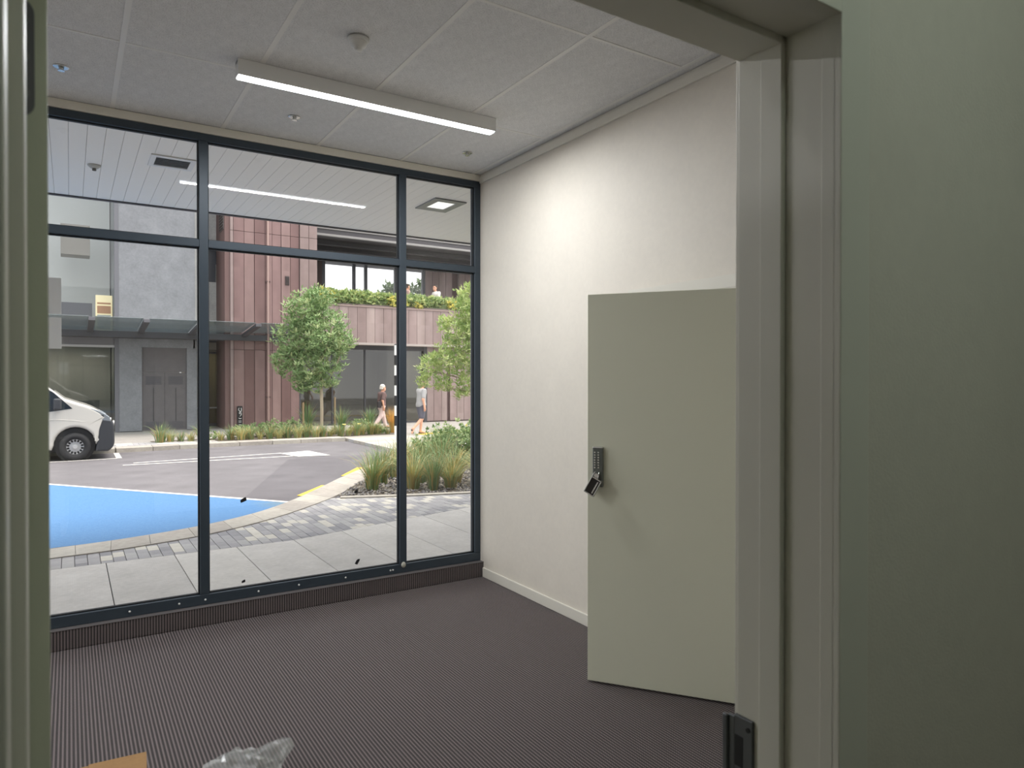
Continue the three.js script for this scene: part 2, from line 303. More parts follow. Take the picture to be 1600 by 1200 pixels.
// leaf of the doorway we look through, opened right back into the room: its hinge edge faces us
{
  const t = thing('hinged_door', 'grey-cream door opened flat beside the doorway, hinge edge showing', 'door', [JL - 0.026, 0, -0.668], 0.035);
  mesh('panel', bx(0, 0.038, 0.012, 1.955, -0.81, 0, 0.0015), doorMat, t);
  // hinge leaf with rounded corners let into the edge
  const s = new THREE.Shape(); const w0 = -0.006, w1 = 0.0295, y0 = 1.726, y1 = 1.82, r = 0.012;
  s.moveTo(w0, y0); s.lineTo(w1 - r, y0); s.absarc(w1 - r, y0 + r, r, -Math.PI / 2, 0); s.lineTo(w1, y1 - r); s.absarc(w1 - r, y1 - r, r, 0, Math.PI / 2); s.lineTo(w0, y1);
  for (const dy of [0, -0.85, -1.6]) {
    const g = new THREE.ExtrudeGeometry(s, { depth: 0.0022, bevelEnabled: false, curveSegments: 8 }); g.translate(0, dy, -0.001);
    const hp = mesh('hinge', g, M('#77757a', { roughness: 0.5, metalness: 0.3 }), t); hp.userData.label = 'dark grey hinge plate';
    for (const yy of [1.745, 1.774, 1.802]) mesh('screw', cyl(0.003, 0.003, 0.0015, 10, 0.0235, yy + dy, 0.0015, 'z'), M('#8a8a8a', { metalness: 0.8, roughness: 0.4 }), hp);
  }
}
// cardboard box with a raised flap, on the floor just inside the door
{
  const t = thing('cardboard_box', 'brown cardboard carton edge on the carpet beside the plastic wrap', 'box', [0.05, 0, -2.825], -0.07);
  const m = M('#a98355', { roughness: 0.85, map: fineMap(0.88, 1.0, 0.5) });
  mesh('body', [bx(-0.2, 0.18, 0, 0.004, -0.16, 0.16), bx(-0.2, 0.18, 0, 0.085, -0.16, -0.156), bx(-0.2, 0.18, 0, 0.085, 0.156, 0.16), bx(-0.2, -0.196, 0, 0.085, -0.16, 0.16), bx(0.176, 0.18, 0, 0.085, -0.16, 0.16)], m, t);
  for (const [x0, x1] of [[-0.2, -0.01], [-0.008, 0.18]]) { const f = mesh('flap', bx(x0, x1, 0, 0.004, -0.12, 0), m, t); f.position.set(0, 0.085, 0.0); f.position.z = -0.158 + 0.118; f.rotation.x = x0 < -0.1 ? 0.05 : 0.09; }
}
// crumpled clear plastic wrap
{
  const g = new THREE.IcosahedronGeometry(1, 5), p = g.attributes.position, v = new THREE.Vector3();
  const n3 = (x, y, z, s) => { const h = Math.sin(x * 12.9 * s + y * 7.3 * s + z * 5.1 * s + s) * Math.cos(z * 9.7 * s - y * 6.1 * s + x * 2.2 * s); return h; };
  for (let i = 0; i < p.count; i++) {
    v.fromBufferAttribute(p, i);
    let k = 1 + 0.16 * Math.abs(n3(v.x, v.y, v.z, 0.35)) - 0.2 * Math.abs(n3(v.z, v.x, v.y, 0.62)) + 0.1 * n3(v.y, v.z, v.x, 1.1);
    const ear = Math.max(0, v.x * 0.93 + v.y * 0.3 - 0.8) * 2.2, ear2 = Math.max(0, -v.x * 0.8 + v.y * 0.1 - 0.7);
    k += ear * 1.3 + ear2 * 0.4;
    p.setXYZ(i, v.x * 0.14 * k, Math.max(0.002, 0.055 + v.y * 0.075 * k + ear * 0.05), v.z * 0.12 * k);
  }
  const g2 = mergeVertices(g.deleteAttribute('normal') && g); g2.deleteAttribute('uv'); const g3 = g2.toNonIndexed(); g3.computeVertexNormals();
  const m = new THREE.MeshPhysicalMaterial({ color: '#eef0ee', transmission: 0.86, thickness: 0, roughness: 0.16, ior: 1.5 });
  const o = mesh('plastic_wrap', g3, m); o.position.set(0.52, 0, -2.69); o.rotation.y = 0.25;
  tag(o, 'crumpled clear plastic wrap lying on the carpet', 'plastic wrap');
}
// scraps of black tape on the panes and pale plugs on the sill
{
  const tp = (x, y, w, h, a, label) => {
    const s = new THREE.Shape(); s.moveTo(-w / 2, -h / 2); s.lineTo(w * 0.4, -h * 0.45); s.lineTo(w / 2, h * 0.2); s.lineTo(w * 0.42, h / 2); s.lineTo(-w * 0.2, h * 0.36); s.lineTo(-w / 2, h * 0.1);
    const o = mesh('tape_scrap', new THREE.ExtrudeGeometry(s, { depth: 0.0015, bevelEnabled: false }), blackMat); o.position.set(x, y, -4.6945); o.rotation.z = a; tag(o, label, 'tape', 'black tape scraps on the window');
  };
  tp(0.940, 0.741, 0.04, 0.026, 0.3, 'black tape scrap stuck on the glass over the blue parking bay');
  tp(1.693, 0.729, 0.026, 0.022, 0.1, 'black tape scrap stuck on the glass before the gravel bed');
  tp(1.702, 0.236, 0.022, 0.045, -0.5, 'long tilted black tape scrap low on the middle pane');
  tp(0.939, 0.216, 0.024, 0.018, 0.2, 'tiny black tape scrap at the bottom of the middle pane beside the mullion');
  [0.293, 0.559, 0.707, 1.025, 1.284, 1.604, 1.935, 1.954].forEach((x, i) => {
    const o = mesh('screw_plug', lathe([[0, 0.006], [0.004, 0.0055], [0.006, 0.003], [0.0065, 0]], 12, 0, 0, 0), whitePlastic); o.rotation.x = Math.PI / 2; o.position.set(x, 0.146, ZW); tag(o, 'tiny pale plug cap on the dark window sill frame', 'plug', 'pale plugs along the window sill');
  });
  const o = mesh('putty_blob', lathe([[0, 0.012], [0.01, 0.011], [0.016, 0.006], [0.018, 0]], 14, 0, 0, 0), M('#b5b3a6')); o.rotation.x = Math.PI / 2; o.scale.z = 1.2; o.position.set(2.036, 0.172, ZW); tag(o, 'pale putty blob at the foot of the second mullion', 'putty');
}

// ================================================================ OUTSIDE: ground
const gy = (z) => -0.25 + 0.006 * (z + 4.7);
// a flat polygon on the ground, lift metres above it, thick metres deep
function groundPoly(pts, lift, thick = 0.003) {
  const s = new THREE.Shape(pts.map(([x, z]) => new THREE.Vector2(x, -z)));
  const g = new THREE.ExtrudeGeometry(s, { depth: thick, bevelEnabled: false }); g.rotateX(-Math.PI / 2);
  const p = g.attributes.position; for (let i = 0; i < p.count; i++) p.setY(i, p.getY(i) + gy(p.getZ(i)) + lift - thick);
  g.computeVertexNormals(); return metreUV(g);
}
const inside = (pts, x, z) => { let c = false; for (let i = 0, j = pts.length - 1; i < pts.length; j = i++) { const [a, b] = pts[i], [d, e] = pts[j]; if ((b > z) !== (e > z) && x < (d - a) * (z - b) / (e - b) + a) c = !c; } return c; };
const RL = -0.05; // road level below the footpath
struct('road', 'grey asphalt road', groundPoly([[-30, -7.4], [40, -7.4], [40, -40], [-30, -40]], RL, 0.1), asphaltMat);
struct('foundation', 'concrete base under the footpath', groundPoly([[-30, 4], [40, 4], [40, -8.0], [3.9, -8.0], [-30, -7.85]], -0.02, 0.4), jointMat);
// concrete slabs along the window
{
  const s = struct('footpath', 'pale concrete slab footpath beside the window');
  let i = 0;
  for (let x = -3.9; x < 8; x += 0.6, i++) {
    const zf = (xx) => xx < 2.1 ? -7.79 : -7.79 - (xx - 2.1) * 0.27, x0 = x + 0.3 * 0 + 0.004, x1 = x + 0.596;
    const off = 0.29 - 0.3; // joints at 0.29, 0.89, 1.49 ...
    mesh('slab', groundPoly([[x0 + off, -4.80], [x1 + off, -4.80], [x1 + off, zf(x1)], [x0 + off, zf(x0)]], 0, 0.04), slabMats[i % 3], s);
  }
}
// kerb line: road side and footpath side
const kRoad = [[-5, -8.55], [-1.6, -8.6], [-0.09, -8.75], [0.55, -8.87], [1.33, -9.15], [2.09, -9.66], [2.75, -10.38], [3.4, -11.27], [4.13, -12.33], [4.84, -13.29], [5.42, -14.05], [6.2, -15.15], [7.0, -16.3]];
const kPath = [[-5, -8.1], [-1.6, -8.15], [-0.08, -8.27], [0.51, -8.34], [1.34, -8.6], [2.13, -9.1], [3.0, -9.93], [3.58, -10.62], [4.2, -11.55], [4.85, -12.48], [5.62, -13.5], [6.45, -14.7], [7.25, -15.95]];
{
  const k = struct('kerb', 'pale concrete kerb curving round the parking bay');
  const cr = new THREE.CatmullRomCurve3(kRoad.map(([x, z]) => new THREE.Vector3(x, 0, z))), cp = new THREE.CatmullRomCurve3(kPath.map(([x, z]) => new THREE.Vector3(x, 0, z)));
  const N = 22;
  for (let i = 0; i < N; i++) {
    const pts = [], back = [];
    for (let j = 0; j <= 3; j++) { const u = (i + 0.006 + j / 3 * 0.988) / N; const a = cr.getPoint(u), b = cp.getPoint(u); pts.push([a.x, a.z]); back.unshift([b.x, b.z]); }
    mesh('kerb_stone', groundPoly([...pts, ...back], 0.012, 0.12), kerbMats[Math.floor(rnd() * 3)], k);
  }
}
// block pavers between slabs and kerb
const bedEdge = [[3.45, -10.25], [3.85, -10.08], [4.45, -9.84], [5.42, -9.53], [7.5, -8.9], [9.5, -8.4]];
{
  const p = struct('paving', 'grey and cream block pavers between footpath and kerb');
  mesh('bedding', groundPoly([[-5, -7.5], [9.5, -7.5], [9.5, -10.6], [3.4, -10.6], [2.9, -10.2], [1.3, -9.0], [-5, -8.5]], -0.012, 0.05), jointMat, p);
  const a = 0.108, b = 0.215, geo = bx(-a / 2 + 0.0025, a / 2 - 0.0025, -0.05, 0, -0.5, 0.5, 0.004), all = [];
  const lerpLine = (line, x) => { for (let i = 0; i + 1 < line.length; i++) if (x <= line[i + 1][0]) { const f = (x - line[i][0]) / (line[i + 1][0] - line[i][0]); return line[i][1] + f * (line[i + 1][1] - line[i][1]); } return line.at(-1)[1]; };
  const farLine = [[-5, -8.2], [-1.6, -8.25], [-0.08, -8.36], [0.51, -8.43], [1.34, -8.7], [2.13, -9.2], [3.0, -10.02], [3.3, -10.28], [3.85, -10.08], [4.45, -9.84], [5.42, -9.53], [7.5, -8.9]];
  for (let c = 0; c < 66; c++) {
    const x = -1.1 + c * a, zs = (x < 2.1 ? -7.795 : -7.795 - (x - 2.1) * 0.27), ze = lerpLine(farLine, x) - 0.03; let z = zs, n = 0;
    while (z > ze + 0.03) { const len = Math.min(n++ === 0 && c % 2 ? b / 2 : b, z - ze); all.push([x, z - len / 2, len - 0.005]); z -= len; }
  }
  const tone = () => { const q = rnd(); return q < 0.17 ? 4 : q < 0.45 ? 1 : q < 0.66 ? 0 : q < 0.9 ? 2 : 3; };
  all.sort((p1, p2) => Math.hypot(p1[0] - 1.2, p1[1]) - Math.hypot(p2[0] - 1.2, p2[1]));
  all.slice(0, 300).forEach(([x, z, l]) => { const m = mesh('paver', geo, paverMats[tone()], p); m.position.set(x, gy(z) + rr(-0.0015, 0.0015), z); m.scale.z = l; });
  const rest = all.slice(300), im = new THREE.InstancedMesh(geo, M('#ffffff', { roughness: 0.85, map: concTex2, bumpMap: bumpFine, bumpScale: 0.002 }), rest.length), col = new THREE.Color(), mt = new THREE.Matrix4();
  rest.forEach(([x, z, l], i) => { mt.makeScale(1, 1, l).setPosition(x, gy(z) + rr(-0.0015, 0.0015), z); im.setMatrixAt(i, mt); im.setColorAt(i, col.copy(paverMats[tone()].color)); });
  im.name = 'far_pavers'; im.userData.kind = 'stuff'; p.add(im); shade(im);
}
// painted bay, lines, marks
struct('parking_bay', 'bright blue painted parking bay', groundPoly([[-5, -8.5], [-1.6, -8.55], [-0.09, -8.7], [0.55, -8.82], [1.33, -9.1], [2.09, -9.6], [2.86, -10.48], [1.74, -12.1], [-0.14, -14.66], [-5, -21.2]], RL + 0.004), blueMat);
struct('asphalt_patch', 'darker asphalt strip', groundPoly([[2.3, -11.4], [2.86, -10.48], [3.4, -11.2], [4.8, -13.2], [6.6, -15.6], [6.9, -16.3], [5.2, -16.7], [4.3, -16.5]], RL + 0.002), asphaltDark);
{
  const ln = (a, b, w) => { const dx = b[0] - a[0], dz = b[1] - a[1], l = Math.hypot(dx, dz), nx = -dz / l * w / 2, nz = dx / l * w / 2; return groundPoly([[a[0] + nx, a[1] + nz], [b[0] + nx, b[1] + nz], [b[0] - nx, b[1] - nz], [a[0] - nx, a[1] - nz]], RL + 0.008); };
  const mk = (name, label, g, mat) => tag(mesh(name, g, mat), label, 'road marking');
  mk('white_line', 'white line along the edge of the blue parking bay', ln([-3.0, -18.55], [2.82, -10.5], 0.09), paintWhite);
  mk('white_line', 'long thin white line on the asphalt nearer the blue bay', ln([0.97, -17.35], [4.6, -17.2], 0.1), paintWhite);
  mk('white_line', 'thin white line running up to the pale painted patch', ln([1.2, -17.72], [4.55, -18.1], 0.1), paintWhite);
  mk('white_patch', 'pale white slanted patch painted on the asphalt', groundPoly([[4.47, -18.0], [5.29, -18.3], [5.42, -16.85], [4.66, -16.95]], RL + 0.012), paintWhite);
  mk('white_line', 'short white bay mark across from the bumper of the white van', ln([1.0, -20.55], [0.99, -19.05], 0.12), paintWhite);
  mk('white_line', 'thin white bay line in front of the white van', ln([-3, -18.9], [0.94, -19.05], 0.1), paintWhite);
  mk('yellow_line', 'yellow kerbside dash beside the tip of the blue bay', groundPoly([[3.03, -11.1], [3.13, -10.92], [3.84, -11.85], [3.7, -11.98]], RL + 0.012), paintYellow);
  mk('yellow_line', 'yellow kerbside dash beside the grass bed', groundPoly([[4.38, -12.98], [4.5, -12.84], [5.22, -13.9], [5.11, -14.1]], RL + 0.012), paintYellow);
}
// planted bed beside the paving
const bedZone = [[3.5, -10.45], [3.9, -10.2], [4.5, -9.95], [5.45, -9.63], [7.5, -9.0], [12, -7.8], [14, -16.5], [9.8, -17.0], [7.4, -16.0], [6.5, -14.75], [5.65, -13.55], [4.9, -12.5], [4.22, -11.6], [3.62, -10.68]];
struct('planting_bed', 'gravelly soil of the planted bed', groundPoly(bedZone, -0.005, 0.2), soilMat);
{
  const e = struct('bed_edging', 'white concrete strip along the planted bed');
  for (let i = 0; i + 1 < bedEdge.length; i++) { const [a, b] = [bedEdge[i], bedEdge[i + 1]], dx = b[0] - a[0], dz = b[1] - a[1], l = Math.hypot(dx, dz), nx = dz / l * 0.07, nz = -dx / l * 0.07; mesh('edge_block', groundPoly([[a[0] - nx, a[1] - nz], [b[0] - nx, b[1] - nz], [b[0] + nx, b[1] + nz], [a[0] + nx, a[1] + nz]], 0.02, 0.1), kerbMats[2], e); }
  // gravel mulch
  const base = new THREE.IcosahedronGeometry(0.03, 0), N = 2600, im = new THREE.InstancedMesh(base, M('#ffffff', { roughness: 0.9 }), N), mt = new THREE.Matrix4(), q = new THREE.Quaternion(), col = new THREE.Color();
  let n = 0;
  for (let k = 0; k < 40000 && n < N; k++) { const x = rr(3.5, 7.2), z = rr(-14, -9.3); if (!inside(bedZone, x, z)) continue; q.setFromEuler(new THREE.Euler(rr(0, 6), rr(0, 6), rr(0, 6))); mt.compose(new THREE.Vector3(x, gy(z) + rr(0, 0.012), z), q, new THREE.Vector3(rr(0.5, 1.1), rr(0.4, 0.8), rr(0.5, 1.1))); im.setMatrixAt(n, mt); col.set(['#8d8b88', '#77757a', '#a09b93', '#6b6865'][Math.floor(rnd() * 4)]); im.setColorAt(n, col); n++; }
  im.count = n; im.name = 'gravel'; im.userData = { kind: 'stuff', label: 'grey gravel mulch between the grasses', category: 'gravel' }; scene.add(im); shade(im);
}
// far side: kerb, footpath, crossing table
{
  const k = struct('far_kerb', 'pale kerb along the far side of the road');
  const line = [[-12, -20.5], [1, -20.62], [3.2, -20.85], [5.8, -20.8], [7.14, -20.72]];
  const c = new THREE.CatmullRomCurve3(line.map(([x, z]) => new THREE.Vector3(x, 0, z)));
  const N = 12; for (let i = 0; i < N; i++) { const a = c.getPoint((i + 0.01) / N), b = c.getPoint((i + 0.99) / N); mesh('kerb_stone', groundPoly([[a.x, a.z], [b.x, b.z], [b.x, b.z - 0.62], [a.x, a.z - 0.62]], 0.06, 0.15), kerbMats[i % 3], k); }
  struct('far_footpath', 'pale paved footpath before the shops', groundPoly([[-30, -21.1], [40, -21.1], [40, -34], [-30, -34]], 0.03, 0.12), M('#aaa6a1', { roughness: 0.85, map: concTex, bumpMap: bumpFine, bumpScale: 0.002 }));
  const ct = struct('crossing_table', 'pale raised crossing of concrete strips');
  for (let i = 0; i < 9; i++) { const z0 = -21.1 + i * 0.52; mesh('concrete_strip', groundPoly([[7.2 - 0.02 * i, z0 + 0.01], [20, z0 + 0.01], [20, z0 + 0.51], [7.18 - 0.02 * i, z0 + 0.51]], 0.035, 0.1), i % 3 === 1 ? paverMats[2] : kerbMats[i % 3], ct); }
  // scattered far pavers left of the service door
  const fp = struct('far_paving', 'small grey and cream pavers beside the far kerb'); const g = bx(-0.14, 0.14, -0.03, 0.01, -0.09, 0.09, 0.004);
  for (let r = 0; r < 6; r++) for (let c2 = 0; c2 < 9; c2++) { const q = rnd(); const m = mesh('paver', g, paverMats[q < 0.35 ? 4 : q < 0.7 ? 1 : 0], fp); m.position.set(1.2 + c2 * 0.29 - (r % 2) * 0.14, gy(-22) + 0.03, -21.5 - r * 0.19); }
}
{ // tactile yellow paving
  const g = []; for (let i = 0; i < 10; i++) { const o = thing('tactile_tile', 'yellow bumped tactile paving tile by the crossing', 'paving tile', [9.9 + i * 0.42, gy(-21) + 0.035, -20.95 - i * 0.16], 0.36, 'yellow tactile tiles');
    mesh('tile', bx(-0.2, 0.2, 0, 0.012, -0.2, 0.2, 0.003), paintYellow, o); const d = []; for (let a = 0; a < 5; a++) for (let b = 0; b < 5; b++) d.push(cyl(0.014, 0.02, 0.006, 6, -0.16 + a * 0.08, 0.015, -0.16 + b * 0.08)); mesh('studs', d, paintYellow, o).userData.kind = 'stuff'; }
}

// ---------------------------------------------------------------- our own building outside: soffit, facade
struct('wall_facade', 'plain outer wall over and beside the shopfront', [bx(-12, XL, -0.4, 7.2, -4.80, -4.68), bx(XR + 0.0, 14, -0.4, 7.2, -4.82, -4.70), bx(XL, XR, 3.09, 7.2, -4.82, -4.70), bx(XL, XR, -0.4, 0.0, -4.82, -4.70)], greyConc);
struct('roof', 'flat roof of the building', bx(-12, 14, 7.0, 7.3, -4.82, 12), greyConc);
{
  const s = struct('soffit', 'white boarded soffit above the footpath');
  mesh('deck', bx(-8, 12, 3.53, 3.85, -8.9, -4.82), greyConc, s);
  for (let x = -3.97; x < 9; x += 0.128) mesh('board', bx(x + 0.001, x + 0.127, 3.5, 3.53, -8.88, -4.83, 0.002), soffitMat, s);
  mesh('fascia', bx(-8, 12, 3.485, 3.9, -8.93, -8.88, 0.003), darkMetal, s);
}
{ // square vent, square downlight and detector under the soffit
  const t = thing('soffit_vent', 'square grey louvred air vent in the white soffit', 'vent', [0.797, 3.5, -7.035]);
  mesh('frame', [bx(-0.185, 0.185, -0.012, 0, -0.185, -0.13, 0.002), bx(-0.185, 0.185, -0.012, 0, 0.13, 0.185, 0.002), bx(-0.185, -0.14, -0.012, 0, -0.13, 0.13, 0.002), bx(0.14, 0.185, -0.012, 0, -0.13, 0.13, 0.002)], whiteMetal, t);
  for (let i = 0; i < 6; i++) { const m = mesh('louvre', bx(-0.14, 0.14, -0.002, 0.002, -0.013, 0.013), M('#aab0b5', { roughness: 0.5 }), t); m.position.set(0, -0.008, -0.108 + i * 0.043); m.rotation.x = 0.25; }
  mesh('backing', bx(-0.14, 0.14, -0.002, 0, -0.13, 0.13), gasketMat, t);
  const d = thing('soffit_downlight', 'square grey framed downlight in the white soffit', 'light', [3.566, 3.5, -7.11]);
  const fr = M('#8b8c8a', { roughness: 0.45, metalness: 0.3 });
  mesh('frame', [bx(-0.195, 0.195, -0.014, 0, -0.265, -0.16, 0.003), bx(-0.195, 0.195, -0.014, 0, 0.16, 0.265, 0.003), bx(-0.195, -0.11, -0.014, 0, -0.16, 0.16, 0.003), bx(0.11, 0.195, -0.014, 0, -0.16, 0.16, 0.003)], fr, d);
  mesh('light_diffuser', bx(-0.11, 0.11, -0.004, -0.001, -0.16, 0.16), M('#ffffff', { emissive: '#fdfcf4', emissiveIntensity: 0.55 }), d);
  const l = new THREE.RectAreaLight(0xfdfcf4, 0.6, 0.22, 0.32); l.position.set(3.566, 3.49, -7.11); l.lookAt(3.566, 0, -7.11); scene.add(l);
  const e = thing('soffit_sensor', 'small grey round sensor under the white soffit', 'sensor', [0.199, 3.5, -7.517]);
  mesh('base', lathe([[0, 0], [0.055, 0], [0.055, -0.008], [0.03, -0.03], [0, -0.03]], 20, 0, 0, 0), M('#b9b8b2'), e);
  mesh('sensor_head', lathe([[0.016, -0.03], [0.018, -0.05], [0, -0.055]], 14, 0, 0, 0), M('#6d6c66'), e);
}
{ // parking sign, mostly hidden by the left jamb
  const t = thing('street_sign', 'white parking sign plates on a post beside the kerb', 'sign', [-0.3, gy(-8), -7.98]);
  mesh('post', cyl(0.025, 0.025, 2.85, 12, 0, 1.42, -0.03), satin, t);
  for (const [a, b] of [[2.15, 2.5], [1.82, 2.12]]) mesh('plate', bx(-0.22, 0.235, a + 0.26, b + 0.26, 0, 0.006, 0.002), whiteMetal, t);
}

// ================================================================ THE BUILDING ACROSS THE ROAD
const YB = -0.36;
{
  const b = thing('shop_building', 'two-storey shop building with copper cladding, concrete wall and planted terrace', 'building', [0, 0, 0]);
  const P = (name, g, m) => mesh(name, g, m, b);
  // left glazed bay
  P('concrete_wall', [bx(1.46, 2.175, YB, 11, -28.5, -28.0), bx(3.64, 3.86, YB, 2.65, -28.5, -28.0), bx(2.175, 3.92, 2.65, 11, -28.5, -28.0)], greyConc);
  P('back_wall', [bx(-12, 4.0, YB, 11, -33.2, -33.0), bx(1.33, 1.46, YB, 11, -33, -28.5)], M('#8f9496', { roughness: 0.8 }));
  P('upper_floor', bx(-12, 1.4, 2.75, 3.05, -33, -28.1), M('#b9b6ae'));
  P('shop_floor', bx(-12, 8, YB - 0.1, YB + 0.02, -33, -28.0), M('#8b8781'));
  P('roof', bx(-12, 8.3, 10.9, 11.2, -34, -27.4), greyConc);
  const bayX = [-8.1, -5.75, -3.4, -1.03, 1.33];
  for (const x of bayX) P('bay_post', bx(x, x + 0.13, YB, 11, -28.15, -27.98, 0.005), M('#6d6e74', { roughness: 0.5 }));
  for (let i = 0; i + 1 < bayX.length; i++) {
    const a = bayX[i] + 0.13, c = bayX[i + 1];
    for (const [y0, y1, mt] of [[YB + 0.06, 2.62, shopGlass], [3.05, 6.4, clearGlass], [6.45, 10.9, clearGlass]]) { const g = new THREE.PlaneGeometry(c - a, y1 - y0); g.translate((a + c) / 2, (y0 + y1) / 2, -28.06); P('shop_pane', g, mt); }
    P('transom', [bx(a, c, 2.62, 2.70, -28.1, -28.0, 0.004)], M('#b3b4b6', { roughness: 0.5 }));
    P('spandrel', [bx(a, c, 2.70, 3.05, -28.12, -28.02)], M('#77777b', { roughness: 0.5 }));
    P('transom', [bx(a, c, 6.4, 6.45, -28.1, -28.02)], M('#9c9da0'));
  }
  // things seen through the glazed bay
  P('bulkhead', bx(-0.25, 0.62, 5.85, 6.9, -29.4, -28.6), M('#8e8a83'));
  P('bulkhead', bx(-0.25, 0.68, 3.05, 4.2, -29.5, -28.8), M('#6c6d72'));
  P('white_back_panel', bx(-12, 1.3, 3.05, 10.8, -30.6, -30.5), M('#d9dcd9'));
  const ls = P('lit_sign_board', [bx(0.78, 1.30, 3.2, 4.5, -28.75, -28.7, 0.02)], M('#efe6c4', { roughness: 0.6, emissive: '#efdca0', emissiveIntensity: 0.3 })); ls.userData.label = 'yellow lit board behind the glass';
  for (const [y0, y1] of [[3.28, 3.8], [3.85, 4.12], [4.18, 4.24]]) mesh('board_panel', bx(0.83, 1.25, y0, y1, -28.7, -28.69), y1 > 4.1 ? M('#c79a78') : M('#b7bcb6'), ls);
  P('counter', bx(-6, 0.9, YB, 0.75, -29.6, -29.0), M('#8b8f92'));
  P('inner_partition', bx(-12, 1.3, YB, 2.75, -30.5, -30.4), M('#c4c7c5'));
  // service door
  const sd = P('service_door', [bx(2.175, 3.64, YB, 1.75, -28.12, -28.06), bx(2.175, 3.64, 1.76, 2.65, -28.12, -28.07)], serviceMat); sd.userData.label = 'dark grey double service door';
  for (const [x0, x1] of [[2.3, 2.8], [3.03, 3.51]]) { for (let i = 0; i < 6; i++) mesh('vent_slat', bx(x0, x1, 1.32 + i * 0.05, 1.352 + i * 0.05, -28.062, -28.05), M('#54545a'), sd); for (let i = 0; i < 5; i++) mesh('vent_slat', bx(x0, x1, -0.28 + i * 0.055, -0.25 + i * 0.055, -28.062, -28.05), M('#5c5c61'), sd); mesh('pull_strip', bx(x0 + 0.24, x0 + 0.255, 0.0, 1.2, -28.06, -28.045), M('#3f3f44'), sd); }
  mesh('door_gap', bx(2.904, 2.912, YB, 1.75, -28.062, -28.058), blackMat, sd);
  // recessed entrance
  P('entrance_soffit', bx(3.86, 5.05, 3.0, 3.2, -29.4, -28.0), darkMetal);
  P('upper_recess_wall', [bx(3.92, 5.0, 3.2, 5.3, -29.4, -29.2), bx(3.92, 5.0, 6.55, 11, -29.4, -29.2), bx(3.92, 4.06, 5.3, 6.55, -29.4, -29.2), bx(3.92, 4.0, 3.2, 11, -29.3, -28.1)], M('#b9bab8', { roughness: 0.7, map: concTex }));
  P('recess_window', [bx(4.06, 5.0, 5.3, 6.55, -29.4, -29.3)], M('#3c4148', { roughness: 0.2 }));
  for (const x of [4.5, 4.85]) P('recess_mullion', bx(x, x + 0.06, 5.3, 6.0, -29.3, -29.2), M('#8d8b86'));
  { const lb = P('louvre_vent', bx(4.84, 4.87, 7.1, 7.9, -28.4, -27.6), M('#6a6462')); for (let i = 0; i < 7; i++) mesh('slat', bx(4.82, 4.86, 7.14 + i * 0.11, 7.19 + i * 0.11, -28.36, -27.64), M('#3b3735'), lb); }
  P('entrance_wall', [bx(3.86, 3.98, YB, 3.0, -29.4, -28.0)], greyConc);
  P('entrance_back', bx(3.86, 5.2, 2.62, 3.0, -29.4, -29.25), M('#57575b'));
  for (const [x0, x1] of [[4.02, 4.4], [4.55, 4.98]]) P('sign_plate', bx(x0, x1, 2.66, 2.94, -29.25, -29.22, 0.004), M('#a29c90'));
  const ed = P('glass_door', [bx(4.0, 4.08, YB, 2.6, -29.3, -29.2), bx(4.98, 5.18, YB, 2.6, -29.3, -29.2), bx(4.08, 4.98, 2.5, 2.6, -29.3, -29.2), bx(4.08, 4.98, YB, -0.22, -29.3, -29.2)], darkMetal);
  { const g = new THREE.PlaneGeometry(0.9, 2.72); g.translate(4.53, 1.14, -29.25); mesh('pane', g, shopGlass, ed); }
  mesh('push_bar', bx(4.1, 4.96, 0.36, 0.42, -29.2, -29.16, 0.01), satin, ed);
  for (const y of [-0.25, 0.3, 0.9, 1.5, 2.1, 2.35]) mesh('hinge_mark', bx(5.06, 5.09, y, y + 0.12, -29.2, -29.19), whiteMetal, ed);
  P('entrance_interior', [bx(3.9, 5.3, YB, 2.9, -31.6, -31.5), bx(5.18, 5.3, YB, 2.9, -31.5, -29.3)], M('#a39a78'));
  // copper clad tower: standing-seam panels
  P('tower_core', [bx(5.0, 7.55, YB, 11, -30, -27.46), bx(7.55, 8.26, 2.9, 11, -30, -27.46)], copperDark);
  P('tower_return', bx(4.86, 5.04, YB, 11, -29.2, -27.45), M('#6a5350', { roughness: 0.6 }));
  const seams = [5.04, 5.16, 5.54, 5.91, 6.30, 6.56, 6.90, 7.245, 7.59];
  for (let i = 0; i + 1 < seams.length; i++) for (const [y0, y1] of [[YB, 2.605], [2.62, 7.05], [7.065, 11]]) P('copper_panel', bx(seams[i] + 0.008, seams[i + 1] - 0.008, y0, y1, -27.46, -27.405 - (i % 3) * 0.012, 0.004), i === 0 ? copperPale[0] : copperMats[(i * 3 + (y0 > 2 ? 1 : 0)) % 4]);
  for (const [x0, x1] of [[7.61, 7.95], [7.965, 8.28]]) for (const [y0, y1] of [[2.9, 7.05], [7.065, 11]]) P('copper_panel', bx(x0, x1, y0, y1, -27.46, -27.36, 0.004), copperPale[1]);
  const dp = P('downpipe', cyl(0.045, 0.045, 11.3, 12, 6.39, 5.3, -27.34), M('#a88f88', { roughness: 0.4, metalness: 0.4 })); for (const y of [0.8, 2.9, 5.2, 7.6]) mesh('pipe_bracket', bx(6.31, 6.47, y, y + 0.05, -27.4, -27.3), copperDark, dp);
  const lv = P('louvre_vent', bx(7.05, 7.2, 5.15, 5.5, -27.4, -27.37), M('#4f4444')); for (let i = 0; i < 5; i++) mesh('slat', bx(7.06, 7.19, 5.17 + i * 0.065, 5.2 + i * 0.065, -27.38, -27.35), M('#3a3434'), lv);
  const sg = P('sign_panel', bx(5.27, 5.45, YB + 0.02, 0.5, -27.42, -27.33, 0.01), blackMat); sg.userData.label = 'narrow black sign with white marks';
